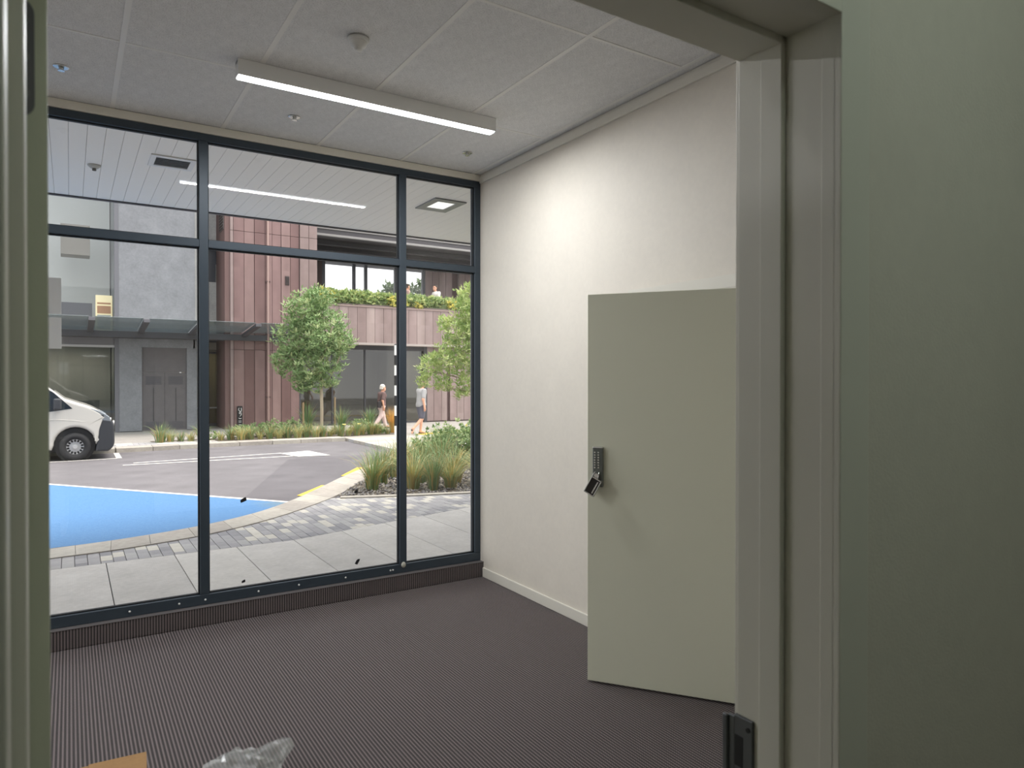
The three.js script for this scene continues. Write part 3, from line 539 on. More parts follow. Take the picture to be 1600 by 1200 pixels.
  { const w = whiteMetal; const st = (pts) => tube(pts.map(([x, y]) => [x, y, -27.326]), 0.011, 12, 4);
    mesh('white_mark', st([[5.33, 0.44], [5.31, 0.36], [5.36, 0.3], [5.33, 0.24], [5.37, 0.2]]), w, sg); mesh('white_mark', st([[5.4, 0.44], [5.41, 0.34], [5.38, 0.27], [5.41, 0.2], [5.36, 0.12]]), w, sg); mesh('white_mark', st([[5.31, 0.06], [5.36, 0.03], [5.41, 0.05]]), w, sg);
    for (const y of [-0.06, -0.11, -0.2, -0.25]) mesh('white_mark', bx(5.31, 5.41, y, y + 0.02, -27.33, -27.325), M('#b9b9b9'), sg); }
  // glass canopy on outriggers
  P('canopy_beam', bx(-9, 7.1, 2.95, 3.17, -27.98, -27.33, 0.01), M('#4a4a4f', { roughness: 0.5 }));
  const brX = [-7, -5.5, -4, -2.45, -0.93, 0.584, 2.09, 3.73, 5.53, 7.1];
  for (const x of brX) { const g = bx(-0.09, 0.09, -0.11, 0.0, -2.75, 0, 0.01); const m = P('bracket', g, M('#5e5e64', { roughness: 0.45, metalness: 0.3 })); m.position.set(x, 3.17, -27.75); m.rotation.set(0, 0, 0); m.scale.z = -1; m.rotation.x = -0.097; }
  for (let i = 0; i + 1 < brX.length; i++) { const m = P('canopy_pane', bx(brX[i] + 0.08, brX[i + 1] - 0.08, 0, 0.02, 0, 2.7, 0.004), canopyGlass); m.position.set(0, 3.19, -27.75); m.rotation.x = -0.097; }
  // shop windows under the terrace
  const mx = [7.59, 8.92, 10.29, 11.65, 12.98];
  for (let i = 0; i < 4; i++) { const g = new THREE.PlaneGeometry(mx[i + 1] - mx[i] - 0.05, 2.78 - YB); g.translate((mx[i] + mx[i + 1]) / 2, (2.78 + YB) / 2, -27.5); P('shop_pane', g, shopGlass); }
  for (const x of mx.slice(1, -1)) P('shop_mullion', bx(x - 0.03, x + 0.03, YB, 2.78, -27.53, -27.46, 0.003), M('#3b3b3f'));
  P('shop_frame', [bx(mx[0], mx[4], 2.72, 2.95, -27.55, -27.44), bx(mx[4] - 0.06, mx[4] + 0.09, YB, 2.95, -27.6, -27.36), bx(mx[0], mx[0] + 0.06, YB, 2.95, -27.55, -27.42), bx(mx[0], mx[4], YB, YB + 0.07, -27.53, -27.46)], M('#47474b'));
  P('shop_interior', [bx(7.5, 13.1, YB, 3.0, -33.2, -33.0), bx(7.5, 13.1, YB - 0.02, YB + 0.02, -33, -27.5), bx(7.5, 13.1, 2.85, 3.0, -33, -27.5), bx(13.0, 13.1, YB, 3, -33, -27.5), bx(7.5, 7.6, YB, 3, -33, -27.5)], M('#a3a097', { roughness: 0.9 }));
  for (const [x0, x1, y, z, i] of [[8.2, 12.4, 2.84, -29.4, 9], [-3.2, 1.0, 2.74, -29.2, 7], [4.1, 5.1, 2.85, -30.4, 7]]) {
    const lf = P('shop_ceiling_light', bx(x0, x1, y - 0.03, y, z - 0.12, z + 0.12, 0.004), M('#ffffff', { emissive: '#fff4e0', emissiveIntensity: 1 }));
    const l = new THREE.RectAreaLight(0xfff2de, i, x1 - x0, 0.24); l.position.set((x0 + x1) / 2, y - 0.035, z); l.lookAt((x0 + x1) / 2, -5, z); scene.add(l);
  }
  P('shop_counter', [bx(8.6, 11.2, YB, 0.55, -30.6, -30.1)], M('#7e7c76'));
  // copper panels right of the shop
  const cx = [13.07, 13.41, 13.79, 14.06, 14.2, 14.55, 14.9, 15.3, 15.7, 16.1, 16.5, 16.9, 17.3, 17.7, 18.1];
  for (let i = 0; i + 1 < cx.length; i++) P('copper_panel', bx(cx[i] + 0.008, cx[i + 1] - 0.008, YB + 0.05, 2.95, -27.5, -27.4 - (i === 3 ? 0.08 : 0), 0.004), i === 3 ? copperDark : copperPale[i % 3]);
  P('panel_backing', bx(13, 18.1, YB, 2.95, -28, -27.5), copperDark);
  // terrace parapet
  let k = 0; for (let x = 8.3; x < 18; x += 0.375, k++) P('parapet_panel', bx(x + 0.005, x + 0.37, 2.99, 4.43, -27.06, -27.0, 0.004), copperPale[k % 3]);
  P('parapet_core', bx(8.3, 18.05, 2.95, 4.45, -27.9, -27.06), copperDark);
  P('parapet_cap', bx(8.28, 18.06, 4.43, 4.49, -27.12, -26.97, 0.005), M('#8f7d78', { roughness: 0.5 }));
  P('parapet_sill', bx(8.28, 18.06, 2.9, 2.99, -27.5, -26.97, 0.005), M('#a9a09b', { roughness: 0.5 }));
  P('terrace_floor', bx(8.28, 20.4, 3.9, 4.1, -35.4, -27.9), M('#8b8784'));
  P('terrace_roof', bx(8.28, 24, 7.62, 8.2, -36.5, -29.0), M('#4c4a4d', { roughness: 0.7 }));
  P('roof_gutter', [bx(8.28, 24, 7.55, 7.64, -29.02, -28.9, 0.01), bx(8.28, 24, 7.85, 7.92, -29.06, -28.96, 0.01)], M('#8f8d8c', { roughness: 0.5 }));
  for (const z of [-30.2, -31.6, -33, -34.4]) P('roof_beam', bx(8.28, 24, 7.42, 7.62, z - 0.06, z + 0.06), M('#3d3c3f'));
  for (const x of [10.93, 12.55, 13.2, 14.9, 16.55]) P('terrace_post', bx(x, x + 0.16, 4.1, 7.6, -35.4, -35.25, 0.005), M('#5f6166', { roughness: 0.5 }));
  for (const [a, c] of [[11.09, 12.55], [12.71, 13.2], [13.36, 14.9], [15.06, 16.55]]) { const g = new THREE.PlaneGeometry(c - a, 3.5); g.translate((a + c) / 2, 5.85, -35.32); P('terrace_pane', g, clearGlass); }
  P('terrace_side_wall', bx(9.6, 10.9, 4.1, 7.6, -35.4, -35.2), M('#5a4d4b'));
  for (let i = 0; i < 9; i++) P('terrace_panel', bx(16.75 + i * 0.42, 17.15 + i * 0.42, 4.1, 7.55, -35.4, -35.25 + (i === 4 ? -0.1 : 0), 0.004), i === 4 ? copperDark : copperPale[i % 3]);
  const pl = P('planter_trough', bx(8.3, 18, 4.3, 4.56, -27.85, -27.1, 0.01), M('#6d625e'));
  pl.userData.label = 'long planter behind the parapet';
}

// ================================================================ PLANTS
function leafGeo(len, wid) { // one small bent leaf
  const g = new THREE.BufferGeometry();
  g.setAttribute('position', new THREE.Float32BufferAttribute([0, 0, 0, -wid / 2, len * 0.45, len * 0.06, wid / 2, len * 0.45, len * 0.06, 0, len, -len * 0.14], 3));
  g.setIndex([0, 2, 1, 1, 2, 3]); g.computeVertexNormals(); return g;
}
function leafMat(c) { return new THREE.MeshPhysicalMaterial({ color: c, roughness: 0.75, transmission: 0.3, thickness: 0, side: THREE.DoubleSide }); }
const cluster = (n, len, wid, spread) => { const a = []; for (let i = 0; i < n; i++) { const l = leafGeo(len * (0.75 + 0.35 * Math.sin(i * 2.1 + 1)), wid); l.rotateX(spread * (0.6 + 0.5 * Math.cos(i * 1.7))); l.rotateY(i / n * 6.283); a.push(l.toNonIndexed()); } return mergeGeometries(a); };
const palm = cluster(5, 0.15, 0.045, 1.35), palmBig = cluster(5, 0.13, 0.035, 1.3), hedgeLeaf = cluster(5, 0.12, 0.065, 1.0);
// foliage as instanced leaf sprays inside a set of balls
function foliage(name, parent, geo, mat, balls, perVol, cols, shell = 0.55, size = [0.8, 1.3]) {
  const list = [];
  for (const [x, y, z, r] of balls) {
    const n = Math.round(perVol * r * r);
    for (let i = 0; i < n; i++) {
      const u = rr(-1, 1), a = rr(0, 6.2832), s = Math.sqrt(1 - u * u), rad = r * Math.pow(rr(shell ** 3, 1), 1 / 3) * (0.82 + 0.34 * rnd());
      list.push([x + s * Math.cos(a) * rad, y + u * rad, z + s * Math.sin(a) * rad]);
    }
  }
  const im = new THREE.InstancedMesh(geo, mat, list.length), m = new THREE.Matrix4(), q = new THREE.Quaternion(), col = new THREE.Color(), e = new THREE.Euler();
  list.forEach((p, i) => { e.set(rr(-0.8, 0.8), rr(0, 6.28), rr(-0.8, 0.8)); q.setFromEuler(e); const k = rr(...size); m.compose(new THREE.Vector3(...p), q, new THREE.Vector3(k, k, k)); im.setMatrixAt(i, m); col.set(cols[Math.floor(rnd() * cols.length)]); im.setColorAt(i, col); });
  im.name = name; im.userData.kind = 'stuff'; parent.add(im); shade(im); return im;
}
{ // street tree across the road
  const c = [7.08, -22.95], t = thing('street_tree', 'young green street tree with pale trunk before the copper wall', 'tree', [0, 0, 0]);
  mesh('trunk', tube([[7.08, gy(-23) - 0.05, -22.95], [7.09, 0.6, -22.95], [7.06, 1.5, -22.97], [7.0, 2.6, -22.98], [6.98, 3.9, -23]], 0.055, 24, 8), barkMat, t);
  for (const p of [[[7.07, 1.2, -22.95], [7.4, 1.7, -22.8], [7.75, 2.7, -22.6]], [[7.05, 1.5, -22.95], [6.6, 2.0, -23.2], [6.1, 2.3, -23.5]], [[7.0, 2.4, -23], [6.7, 3.0, -23.1], [6.6, 3.7, -23.2]], [[7.02, 2.0, -23], [7.1, 2.6, -22.4], [7.2, 3.2, -22.2]], [[7.02, 2.0, -23], [6.9, 2.6, -23.5], [6.8, 3.2, -23.8]]]) mesh('branch', tube(p, 0.022, 10, 5), barkMat, t);
  const balls = [[6.69, 3.7, -23.22, 0.8], [7.05, 3.06, -22.98, 0.92], [7.62, 2.74, -22.61, 0.5], [6.33, 2.84, -23.44, 0.7], [6.15, 2.1, -23.55, 0.5], [6.68, 1.88, -23.21, 0.68], [7.23, 2.2, -22.86, 0.7], [7.05, 4.12, -22.99, 0.5], [5.93, 2.12, -23.69, 0.28], [6.95, 1.4, -23.03, 0.4], [7.4, 1.35, -22.74, 0.22], [6.5, 1.4, -23.32, 0.32], [6.9, 2.8, -22.5, 0.5]];
  foliage('foliage', t, palm, leafMat('#ffffff'), balls, 520, ['#93ad76', '#84a26a', '#a6bb84', '#76945f', '#b3c08a', '#8ca86e'], 0.5, [0.9, 1.5]);
  for (const [x, z, h] of [[7.75, -23.6, 1.25], [6.55, -23.2, 1.1]]) mesh('support_stake', cyl(0.03, 0.03, h, 8, x, gy(z) + h / 2, z), M('#a58d6c', { roughness: 0.9 }), t);
}
{ // nearer tree beside the wall
  const t = thing('bed_tree', 'yellow-green leafy tree in the bed beyond the grasses', 'tree', [0, 0, 0]);
  mesh('trunk', tube([[8.75, gy(-14.5) - 0.05, -14.45], [8.72, 1.2, -14.45], [8.76, 2.8, -14.4], [8.8, 4.6, -14.4]], 0.06, 20, 8), barkMat, t);
  for (const p of [[[8.72, 1.2, -14.45], [8.1, 1.5, -14.8], [7.4, 1.7, -15.25]], [[8.74, 1.8, -14.45], [8.2, 2.3, -14.8], [7.9, 2.8, -14.95]], [[8.75, 2.4, -14.45], [8.4, 3.0, -14.7], [8.2, 3.6, -14.75]], [[8.72, 1.0, -14.45], [8.3, 1.2, -14.65], [7.7, 1.3, -15.05]]]) mesh('branch', tube(p, 0.02, 10, 5), barkMat, t);
  const balls = [[8.21, 3.41, -14.77, 0.45], [7.94, 2.64, -14.93, 0.46], [8.34, 2.02, -14.67, 0.5], [7.75, 2.02, -15.05, 0.43], [7.38, 1.83, -15.28, 0.32], [7.24, 1.45, -15.36, 0.2], [7.64, 1.42, -15.11, 0.26], [8.2, 1.4, -14.75, 0.38], [8.67, 2.64, -14.47, 0.9], [8.93, 3.73, -14.31, 0.78], [8.0, 1.12, -14.88, 0.15], [7.7, 2.9, -15.1, 0.2], [8.35, 2.95, -14.7, 0.5], [8.9, 4.5, -14.3, 0.6]];
  foliage('foliage', t, palmBig, leafMat('#ffffff'), balls, 900, ['#bccd84', '#aec378', '#c9d592', '#9db870', '#d2da98', '#a8be76'], 0.4);
}
// hedge on the terrace: one thing, its leaves uncountable
{
  const t = thing('terrace_hedge', 'clipped green and yellow hedge along the terrace parapet', 'hedge', [0, 0, 0]);
  mesh('stems', bx(8.35, 18, 4.45, 4.78, -27.7, -27.2, 0.08), M('#5c6b46', { roughness: 0.95 }), t);
  const balls = []; for (let x = 8.2; x < 18; x += 0.22) balls.push([x, 4.76 + rr(-0.03, 0.06), -27.42 + rr(-0.12, 0.12), rr(0.3, 0.36)]);
  foliage('green_leaves', t, hedgeLeaf, leafMat('#ffffff'), balls, 1300, ['#a6ba7c', '#93ab6c', '#b6c687', '#829c60', '#c5cd8e'], 0.5, [0.8, 1.25]);
  const yb = [[8.45, 4.85, -27.3, 0.3], [8.75, 4.82, -27.25, 0.25], [11.4, 4.7, -27.2, 0.3], [11.9, 4.66, -27.2, 0.25], [12.5, 4.62, -27.2, 0.22], [14.2, 4.7, -27.2, 0.25]];
  foliage('yellow_leaves', t, hedgeLeaf, leafMat('#ffffff'), yb, 1200, ['#cfca6c', '#dcd370', '#bfc168'], 0.6, [0.8, 1.25]);
}
// trees far behind the terrace
[[13.2, -46, 1.2], [14.8, -45, 2.8], [17.2, -46, 4.2], [18.6, -46.5, 5.4], [19.6, -47, 5.8], [20.9, -47, 5.4]].forEach(([x, z, h], i) => {
  const x1 = x * 1.27, t = thing('distant_tree', 'dark green tree seen through the terrace glazing', 'tree', [x1, 0, z], 0, 'trees beyond the terrace');
  mesh('trunk', cyl(0.18, 0.25, 6, 8, 0, 3, 0), barkMat, t);
  foliage('foliage', t, cluster(4, 0.4, 0.2, 1.2), leafMat('#ffffff'), [[0, 4.8 + h * 0.5, 0, 1.7], [1.1, 4.4 + h * 0.45, 0.3, 1.4], [-1.0, 4.2 + h * 0.45, -0.2, 1.3], [0.2, 5.6 + h * 0.55, 0.2, 1.0]], 110, ['#5d7050', '#6c7d5c', '#516446'], 0.4);
});
// grass tufts: arching blades, some dry
function bladesGeo(n, h, spread, wid, s) {
  const pos = [], nor = []; seed = s;
  for (let i = 0; i < n; i++) {
    const a = rr(0, 6.283), r0 = rr(0, 0.09), len = h * rr(0.55, 1.1), lean = spread * rr(0.15, 1), w = wid * rr(0.7, 1.2), ca = Math.cos(a), sa = Math.sin(a), pa = a + rr(-0.9, 0.9);
    const at = (t) => { const out = r0 + lean * len * t * t, up = len * (t - 0.42 * lean * t * t * t); return [ca * out, up, sa * out]; };
    const T = [0, 0.35, 0.7, 1];
    for (let k = 0; k < 3; k++) {
      const p = at(T[k]), q = at(T[k + 1]), w0 = w * (1 - T[k] * 0.8), w1 = w * (1 - T[k + 1]), dx = -Math.sin(pa), dz = Math.cos(pa);
      const A = [p[0] - dx * w0, p[1], p[2] - dz * w0], B = [p[0] + dx * w0, p[1], p[2] + dz * w0], C = [q[0] - dx * w1, q[1], q[2] - dz * w1], D = [q[0] + dx * w1, q[1], q[2] + dz * w1];
      pos.push(...A, ...B, ...D); if (k < 2) pos.push(...A, ...D, ...C);
    }
  }
  const g = new THREE.BufferGeometry(); g.setAttribute('position', new THREE.Float32BufferAttribute(pos, 3)); g.computeVertexNormals(); g.setAttribute('uv', new THREE.Float32BufferAttribute(new Float32Array(pos.length / 3 * 2), 2)); return g;
}
const grassG = ['#93a873', '#7d9863', '#a4b37e'].map(leafMat), grassY = ['#c9b06c', '#b99c62', '#d2bb78'].map(leafMat), grassO = leafMat('#d9a94f');
function tuftProto(h, spread, nG, nY, s, mi, label, group) {
  const t = thing('grass_tuft', label, 'grass', [0, 0, 0], 0, group);
  mesh('green_blades', bladesGeo(Math.round(nG * 0.6), h, spread, 0.0095, s), grassG[mi % 3], t);
  if (nY) mesh('dry_blades', bladesGeo(Math.round(nY * 0.7), h * 0.95, spread * 1.1, 0.008, s + 17), grassY[mi % 3], t);
  return t;
}
{
  const L = 'arching green and straw-coloured grass tuft in the gravel bed', G = 'grass tufts in the near planted bed';
  const protos = [tuftProto(0.75, 0.75, 260, 120, 101, 0, L, G), tuftProto(0.85, 0.6, 280, 90, 202, 1, L, G), tuftProto(0.65, 0.85, 240, 150, 303, 2, L, G)];
  seed = 4242;
  const spots = [[4.15, -10.75], [4.55, -11.3], [4.75, -10.5], [5.0, -11.9], [5.15, -11.0], [5.3, -10.2], [5.65, -10.7], [5.85, -11.6], [5.9, -10.15], [5.5, -12.6], [6.1, -12.4], [6.35, -11.1], [6.45, -13.2], [6.3, -10.3], [6.9, -13.6], [6.9, -14.8], [7.3, -14.3], [7.5, -15.4], [8.0, -15.9], [7.0, -12.0], [8.5, -16.2], [6.05, -13.5], [4.95, -10.15], [6.7, -10.5], [9.0, -16.0], [9.4, -16.3], [7.8, -13.6], [7.0, -11.2]];
  spots.forEach(([x, z], i) => { const s = rr(0.85, 1.2); (i < 3 ? (protos[i].position.set(x, gy(z) - 0.01, z), protos[i].scale.set(s, s, s)) : copyOf(protos[i % 3], [x, gy(z) - 0.01, z], rr(0, 6.28), s)); });
  scene.children.filter((o) => o.userData.group === G).forEach((o) => { const { x, z } = o.position; o.userData.label = z > -10.6 ? 'arching grass tuft by the white edging strip of the paving' : x < 5.6 ? 'arching grass tuft beside the curved kerb of the gravel bed' : z < -14 ? 'grass tuft at the crossing end of the planted bed' : 'arching grass tuft among the leafy shrubs of the bed'; });
  // low leafy shrubs among them
  const shrub = (pos, r, cols, label, group, den = 900) => { const t = thing('leafy_shrub', label, 'shrub', pos, 0, group); mesh('stems', [tube([[0, 0, 0], [0.05, r * 0.4, 0.02], [0.12 * r, r * 0.8, 0]], 0.012, 6, 5), tube([[0, 0, 0], [-0.05, r * 0.4, 0.05], [-0.3 * r, r * 0.7, 0.1]], 0.01, 6, 5)], barkMat, t); foliage('foliage', t, hedgeLeaf, leafMat('#ffffff'), [[0, r * 0.55, 0, r * 0.6], [r * 0.55, r * 0.45, 0.1, r * 0.48], [-r * 0.5, r * 0.45, -0.05, r * 0.5], [0.1, r * 0.5, -r * 0.45, r * 0.48]], den, cols, 0.4, [0.45, 0.8]); return t; };
  const gc = ['#86a068', '#9ab07a', '#728f58', '#aebd88'];
  shrub([6.6, gy(-12.7), -12.6], 0.85, gc, 'round leafy green shrub among the grass tufts', 'leafy shrubs in the near bed');
  shrub([7.3, gy(-13), -12.7], 0.85, gc, 'round leafy green shrub among the grass tufts', 'leafy shrubs in the near bed');
  shrub([8.0, gy(-14), -13.5], 0.85, ['#bfc772', '#a9bb68', '#d6cf7c', '#96ad60'], 'yellow-green leafy shrub under the bed tree');
  // bed across the road
  const L2 = 'small green grass tuft in the narrow bed across the road', G2 = 'grass tufts in the far bed';
  const p2 = [tuftProto(0.5, 0.8, 120, 60, 404, 1, L2, G2), tuftProto(0.42, 0.9, 110, 80, 505, 2, L2, G2)];
  seed = 777; let i = 0;
  const far = []; for (let x = 2.2; x < 9.2; x += 0.27) if (x < 3.3 || x > 3.8) far.push([x, (x < 5.5 ? -22.35 + (x - 2.2) * 0.12 : -21.85) + rr(-0.15, 0.1)]);
  for (let x = 4.6; x < 9.1; x += 0.4) far.push([x + rr(-0.1, 0.1), -22.5 + rr(-0.2, 0.2)]);
  for (const [x, z] of far) { const pos = [x, gy(z) + 0.03, z], s = rr(0.7, 1.35); if (i < 2) { p2[i].position.set(...pos); p2[i].scale.set(s, s, s); } else copyOf(p2[i % 2], pos, rr(0, 6), s); i++; }
  scene.children.filter((o) => o.userData.group === G2).forEach((o) => { const x = o.position.x; o.userData.label = x < 3.5 ? 'small grass tuft across the road before the grey service door' : x < 6.3 ? 'small grass tuft across the road before the copper wall' : 'small grass tuft across the road before the shop windows'; });
  const flax = (pos, h, s, label) => { const t = thing('flax_clump', label, 'plant', pos); mesh('blades', bladesGeo(110, h, 0.55, 0.018, s), leafMat('#7d9a68'), t); mesh('dry_blades', bladesGeo(16, h, 0.6, 0.012, s + 3), grassY[0], t); };
  flax([6.75, gy(-23) + 0.02, -23.4], 1.15, 606, 'tall green flax clump left of the street tree trunk');
  flax([7.85, gy(-23) + 0.02, -23.2], 1.05, 707, 'tall green flax clump beside the tree stake');
  flax([9.0, gy(-23.5) + 0.02, -23.6], 0.95, 808, 'upright green flax clump beside the orange grass');
  const og = thing('orange_grass', 'orange-gold feathery grass clump beside the striped crossing pole', 'grass', [9.35, gy(-22) + 0.02, -22.3]);
  mesh('blades', bladesGeo(260, 1.0, 0.5, 0.007, 909), grassO, og); mesh('green_blades', bladesGeo(60, 0.6, 0.6, 0.007, 910), grassG[0], og);
  seed = 99;
  for (const [x, z, r] of [[5.55, -22.9, 0.5], [4.55, -22.95, 0.42], [8.4, -22.9, 0.45], [3.6, -22.6, 0.25], [5.0, -23.0, 0.45], [6.15, -23.2, 0.5], [8.65, -22.0, 0.3]]) shrub([x, gy(z) + 0.02, z], r, gc, 'low leafy shrub in the narrow bed across the road', 'leafy shrubs in the far bed', 700);
  struct('far_bed', 'soil of the narrow bed across the road', groundPoly([[2.0, -22.0], [3.6, -21.9], [6, -21.5], [9.4, -21.45], [9.4, -24.2], [6, -24.2], [4.6, -23.3], [2.0, -23.1]], 0.035, 0.05), soilMat);
  // two yellow flower heads
  for (const [x, z, l] of [[7.45, -21.75, 'small pale yellow flower before the flax clumps'], [7.95, -21.75, 'small pale yellow flower nearer the orange grass']]) { const f = thing('yellow_flower', l, 'flower', [x, gy(z) + 0.03, z]); mesh('stalk', cyl(0.006, 0.006, 0.34, 6, 0, 0.17, 0), grassG[0], f); mesh('petals', lathe([[0, 0.34], [0.07, 0.37], [0.055, 0.39], [0, 0.36]], 10, 0, 0, 0), M('#efe08a'), f); }
}

// ================================================================ VAN
{
  const zc = -19.98, w = 1.84, t = thing('van', 'white van with black bumper parked along the far kerb', 'van', [0.1, gy(-19.5) + RL, zc]);
  const white = new THREE.MeshPhysicalMaterial({ color: '#c9c7c1', roughness: 0.35, clearcoat: 0.8, clearcoatRoughness: 0.08 });
  const dark = M('#33363c', { roughness: 0.55 }), tyreM = M('#2b2c2f', { roughness: 0.85 });
  const ext = (pts, width, bevel, z = 0) => { const s = new THREE.Shape(); pts.forEach((p, i) => p.length === 2 ? (i ? s.lineTo(...p) : s.moveTo(...p)) : s.quadraticCurveTo(...p)); const g = new THREE.ExtrudeGeometry(s, { depth: width - 2 * bevel, bevelEnabled: bevel > 0, bevelThickness: bevel, bevelSize: bevel, bevelOffset: -bevel, bevelSegments: 4, curveSegments: 10 }); g.translate(0, 0, -width / 2 + bevel + z); return g.toNonIndexed(); };
  const arch = (cx) => { const a = []; for (let i = 0; i <= 14; i++) { const q = Math.PI - Math.PI * i / 14; a.push([cx + 0.42 * Math.cos(q), 0.36 + 0.42 * Math.sin(q)]); } return a; };
  // body side outline, front towards +x, wheel arches cut out
  const rear = -3.21;
  const body = [[-4.1, 0.32], [rear - 0.42, 0.32], ...arch(rear), [rear + 0.42, 0.28], [-0.46, 0.26], ...arch(0), [0.46, 0.42], [0.5, 0.66], [0.58, 0.92], [0.65, 0.99], [0.48, 1.22, 0.1, 1.335], [-0.2, 1.45], [-0.75, 1.92], [-0.95, 2.06, -1.25, 2.1], [-3.9, 2.12], [-4.12, 2.1, -4.16, 1.9], [-4.2, 0.9]];
  mesh('body', ext(body, w, 0.07), white, t);
  const bumper = mesh('bumper', [ext([[0.40, 0.2], [0.66, 0.19], [0.79, 0.26, 0.8, 0.42], [0.795, 0.74], [0.78, 0.92, 0.7, 0.945], [0.47, 0.96], [0.43, 0.84], [0.46, 0.6], [0.43, 0.36]], w - 0.02, 0.05)], dark, t); bumper.userData.label = 'dark unpainted front bumper';
  mesh('grille', ext([[0.62, 0.86], [0.74, 0.86], [0.71, 1.0], [0.6, 1.03]], w - 0.5, 0.02), blackMat, t);
  for (const s of [-1, 1]) {
    const lampS = new THREE.Shape(); lampS.moveTo(0.14, 1.25); lampS.quadraticCurveTo(0.48, 1.18, 0.68, 1.0); lampS.lineTo(0.71, 0.91); lampS.quadraticCurveTo(0.5, 0.95, 0.37, 0.97); lampS.lineTo(0.14, 1.25);
    const g = new THREE.ExtrudeGeometry(lampS, { depth: 0.2, bevelEnabled: true, bevelThickness: 0.02, bevelSize: 0.015, bevelSegments: 3 }); g.translate(0, 0, -0.1);
    const hl = mesh('headlight', g, M('#9aa1a7', { roughness: 0.15, metalness: 0.5 }), t); hl.position.z = s * (w / 2 - 0.125);
    mesh('lens', bx(0.42, 0.58, 0.99, 1.07, s * 0.11 - 0.012, s * 0.11 + 0.012, 0.01), M('#5d646b', { roughness: 0.1, metalness: 0.6 }), hl);
    mesh('fog_light', cyl(0.06, 0.06, 0.03, 16, 0.785, 0.85, s * 0.74, 'x'), M('#e6e6e2'), t);
    const wn = new THREE.Shape(); wn.moveTo(-0.05, 1.22); wn.lineTo(-0.42, 1.6); wn.lineTo(-0.86, 1.9); wn.lineTo(-1.35, 1.94); wn.lineTo(-1.35, 1.2); wn.lineTo(-0.6, 1.14); wn.lineTo(-0.05, 1.22);
    const wg = new THREE.ExtrudeGeometry(wn, { depth: 0.01, bevelEnabled: false }); wg.translate(0, 0, s * w / 2 - 0.005); mesh('side_window', wg, M('#2b3540', { roughness: 0.08, metalness: 0.2 }), t);
    for (const [a, b] of [[-1.45, -2.7], [-2.8, -3.95]]) mesh('side_window', bx(b, a, 1.22, 1.94, s * w / 2 - 0.006, s * w / 2 + 0.006, 0.004), M('#2b3540', { roughness: 0.08, metalness: 0.2 }), t);
    const mr = mesh('mirror', [bx(-0.42, -0.26, 1.2, 1.46, s * 1.0, s * 1.16, 0.04), bx(-0.4, -0.34, 1.18, 1.24, s * 0.9, s * 1.02, 0.01)], dark, t);
    mesh('crease', tube([[-3.9, 0.98, s * w / 2], [-1, 0.97, s * w / 2], [-0.1, 0.95, s * w / 2], [0.4, 0.86, s * (w / 2 - 0.01)]], 0.008, 20, 5), white, t);
    for (const cx of [0, rear]) {
      const wh = new THREE.Group(); wh.name = 'wheel'; wh.position.set(cx, 0.325, s * (w / 2 - 0.1)); t.add(wh);
      const tg = new THREE.TorusGeometry(0.245, 0.082, 14, 36); tg.scale(1, 1, 1.25); mesh('tyre', tg, tyreM, wh);
      const rim = [], gap = [];
      const dg = lathe([[0, 0.05], [0.06, 0.055], [0.09, 0.035], [0.17, 0.05], [0.195, 0.06], [0.2, 0.03], [0.2, -0.05]], 36, 0, 0, 0); dg.rotateX(s * Math.PI / 2); rim.push(dg);
      for (let k = 0; k < 14; k++) { const g2 = bx(-0.02, 0.02, 0.118, 0.172, -0.012, 0.012, 0.006); g2.rotateZ(k / 14 * 6.283); g2.translate(0, 0, s * 0.044); gap.push(g2); }
      mesh('hubcap', rim, M('#c3c5c7', { roughness: 0.3, metalness: 0.6 }), wh); mesh('hubcap_slots', gap, blackMat, wh); mesh('hub', cyl(0.045, 0.05, 0.03, 18, 0, 0, s * 0.055, 'z'), M('#d8d9da', { roughness: 0.3, metalness: 0.6 }), wh);
    }
    mesh('wheel_liner', [cyl(0.41, 0.41, 0.3, 24, 0, 0.36, s * (w / 2 - 0.24), 'z'), cyl(0.41, 0.41, 0.3, 24, rear, 0.36, s * (w / 2 - 0.24), 'z')], blackMat, t);
  }
  const ws = new THREE.PlaneGeometry(1.45, 0.72); ws.rotateY(Math.PI / 2); ws.rotateZ(0.82); ws.translate(-0.475, 1.69, 0); mesh('windscreen', ws, M('#27313b', { roughness: 0.06, metalness: 0.2 }), t);
  mesh('number_plate', bx(0.775, 0.785, 0.42, 0.54, -0.26, 0.26, 0.003), whiteMetal, t);
  mesh('underbody', bx(-4.0, 0.4, 0.2, 0.4, -0.7, 0.7), blackMat, t);
}
// ================================================================ CROSSING POLE
{
  const t = thing('crossing_pole', 'slim black and white striped pole at the crossing', 'pole', [8.865, gy(-21) + 0.03, -20.9]);
  for (let i = 0; i < 9; i++) mesh('band', cyl(0.045, 0.045, 0.325, 16, 0, 0.1625 + i * 0.325, 0), i % 2 ? blackMat : whiteMetal, t);
  mesh('cap', lathe([[0.045, 2.925], [0.045, 2.94], [0.02, 2.965], [0, 2.97]], 16, 0, 0, 0), blackMat, t);
}

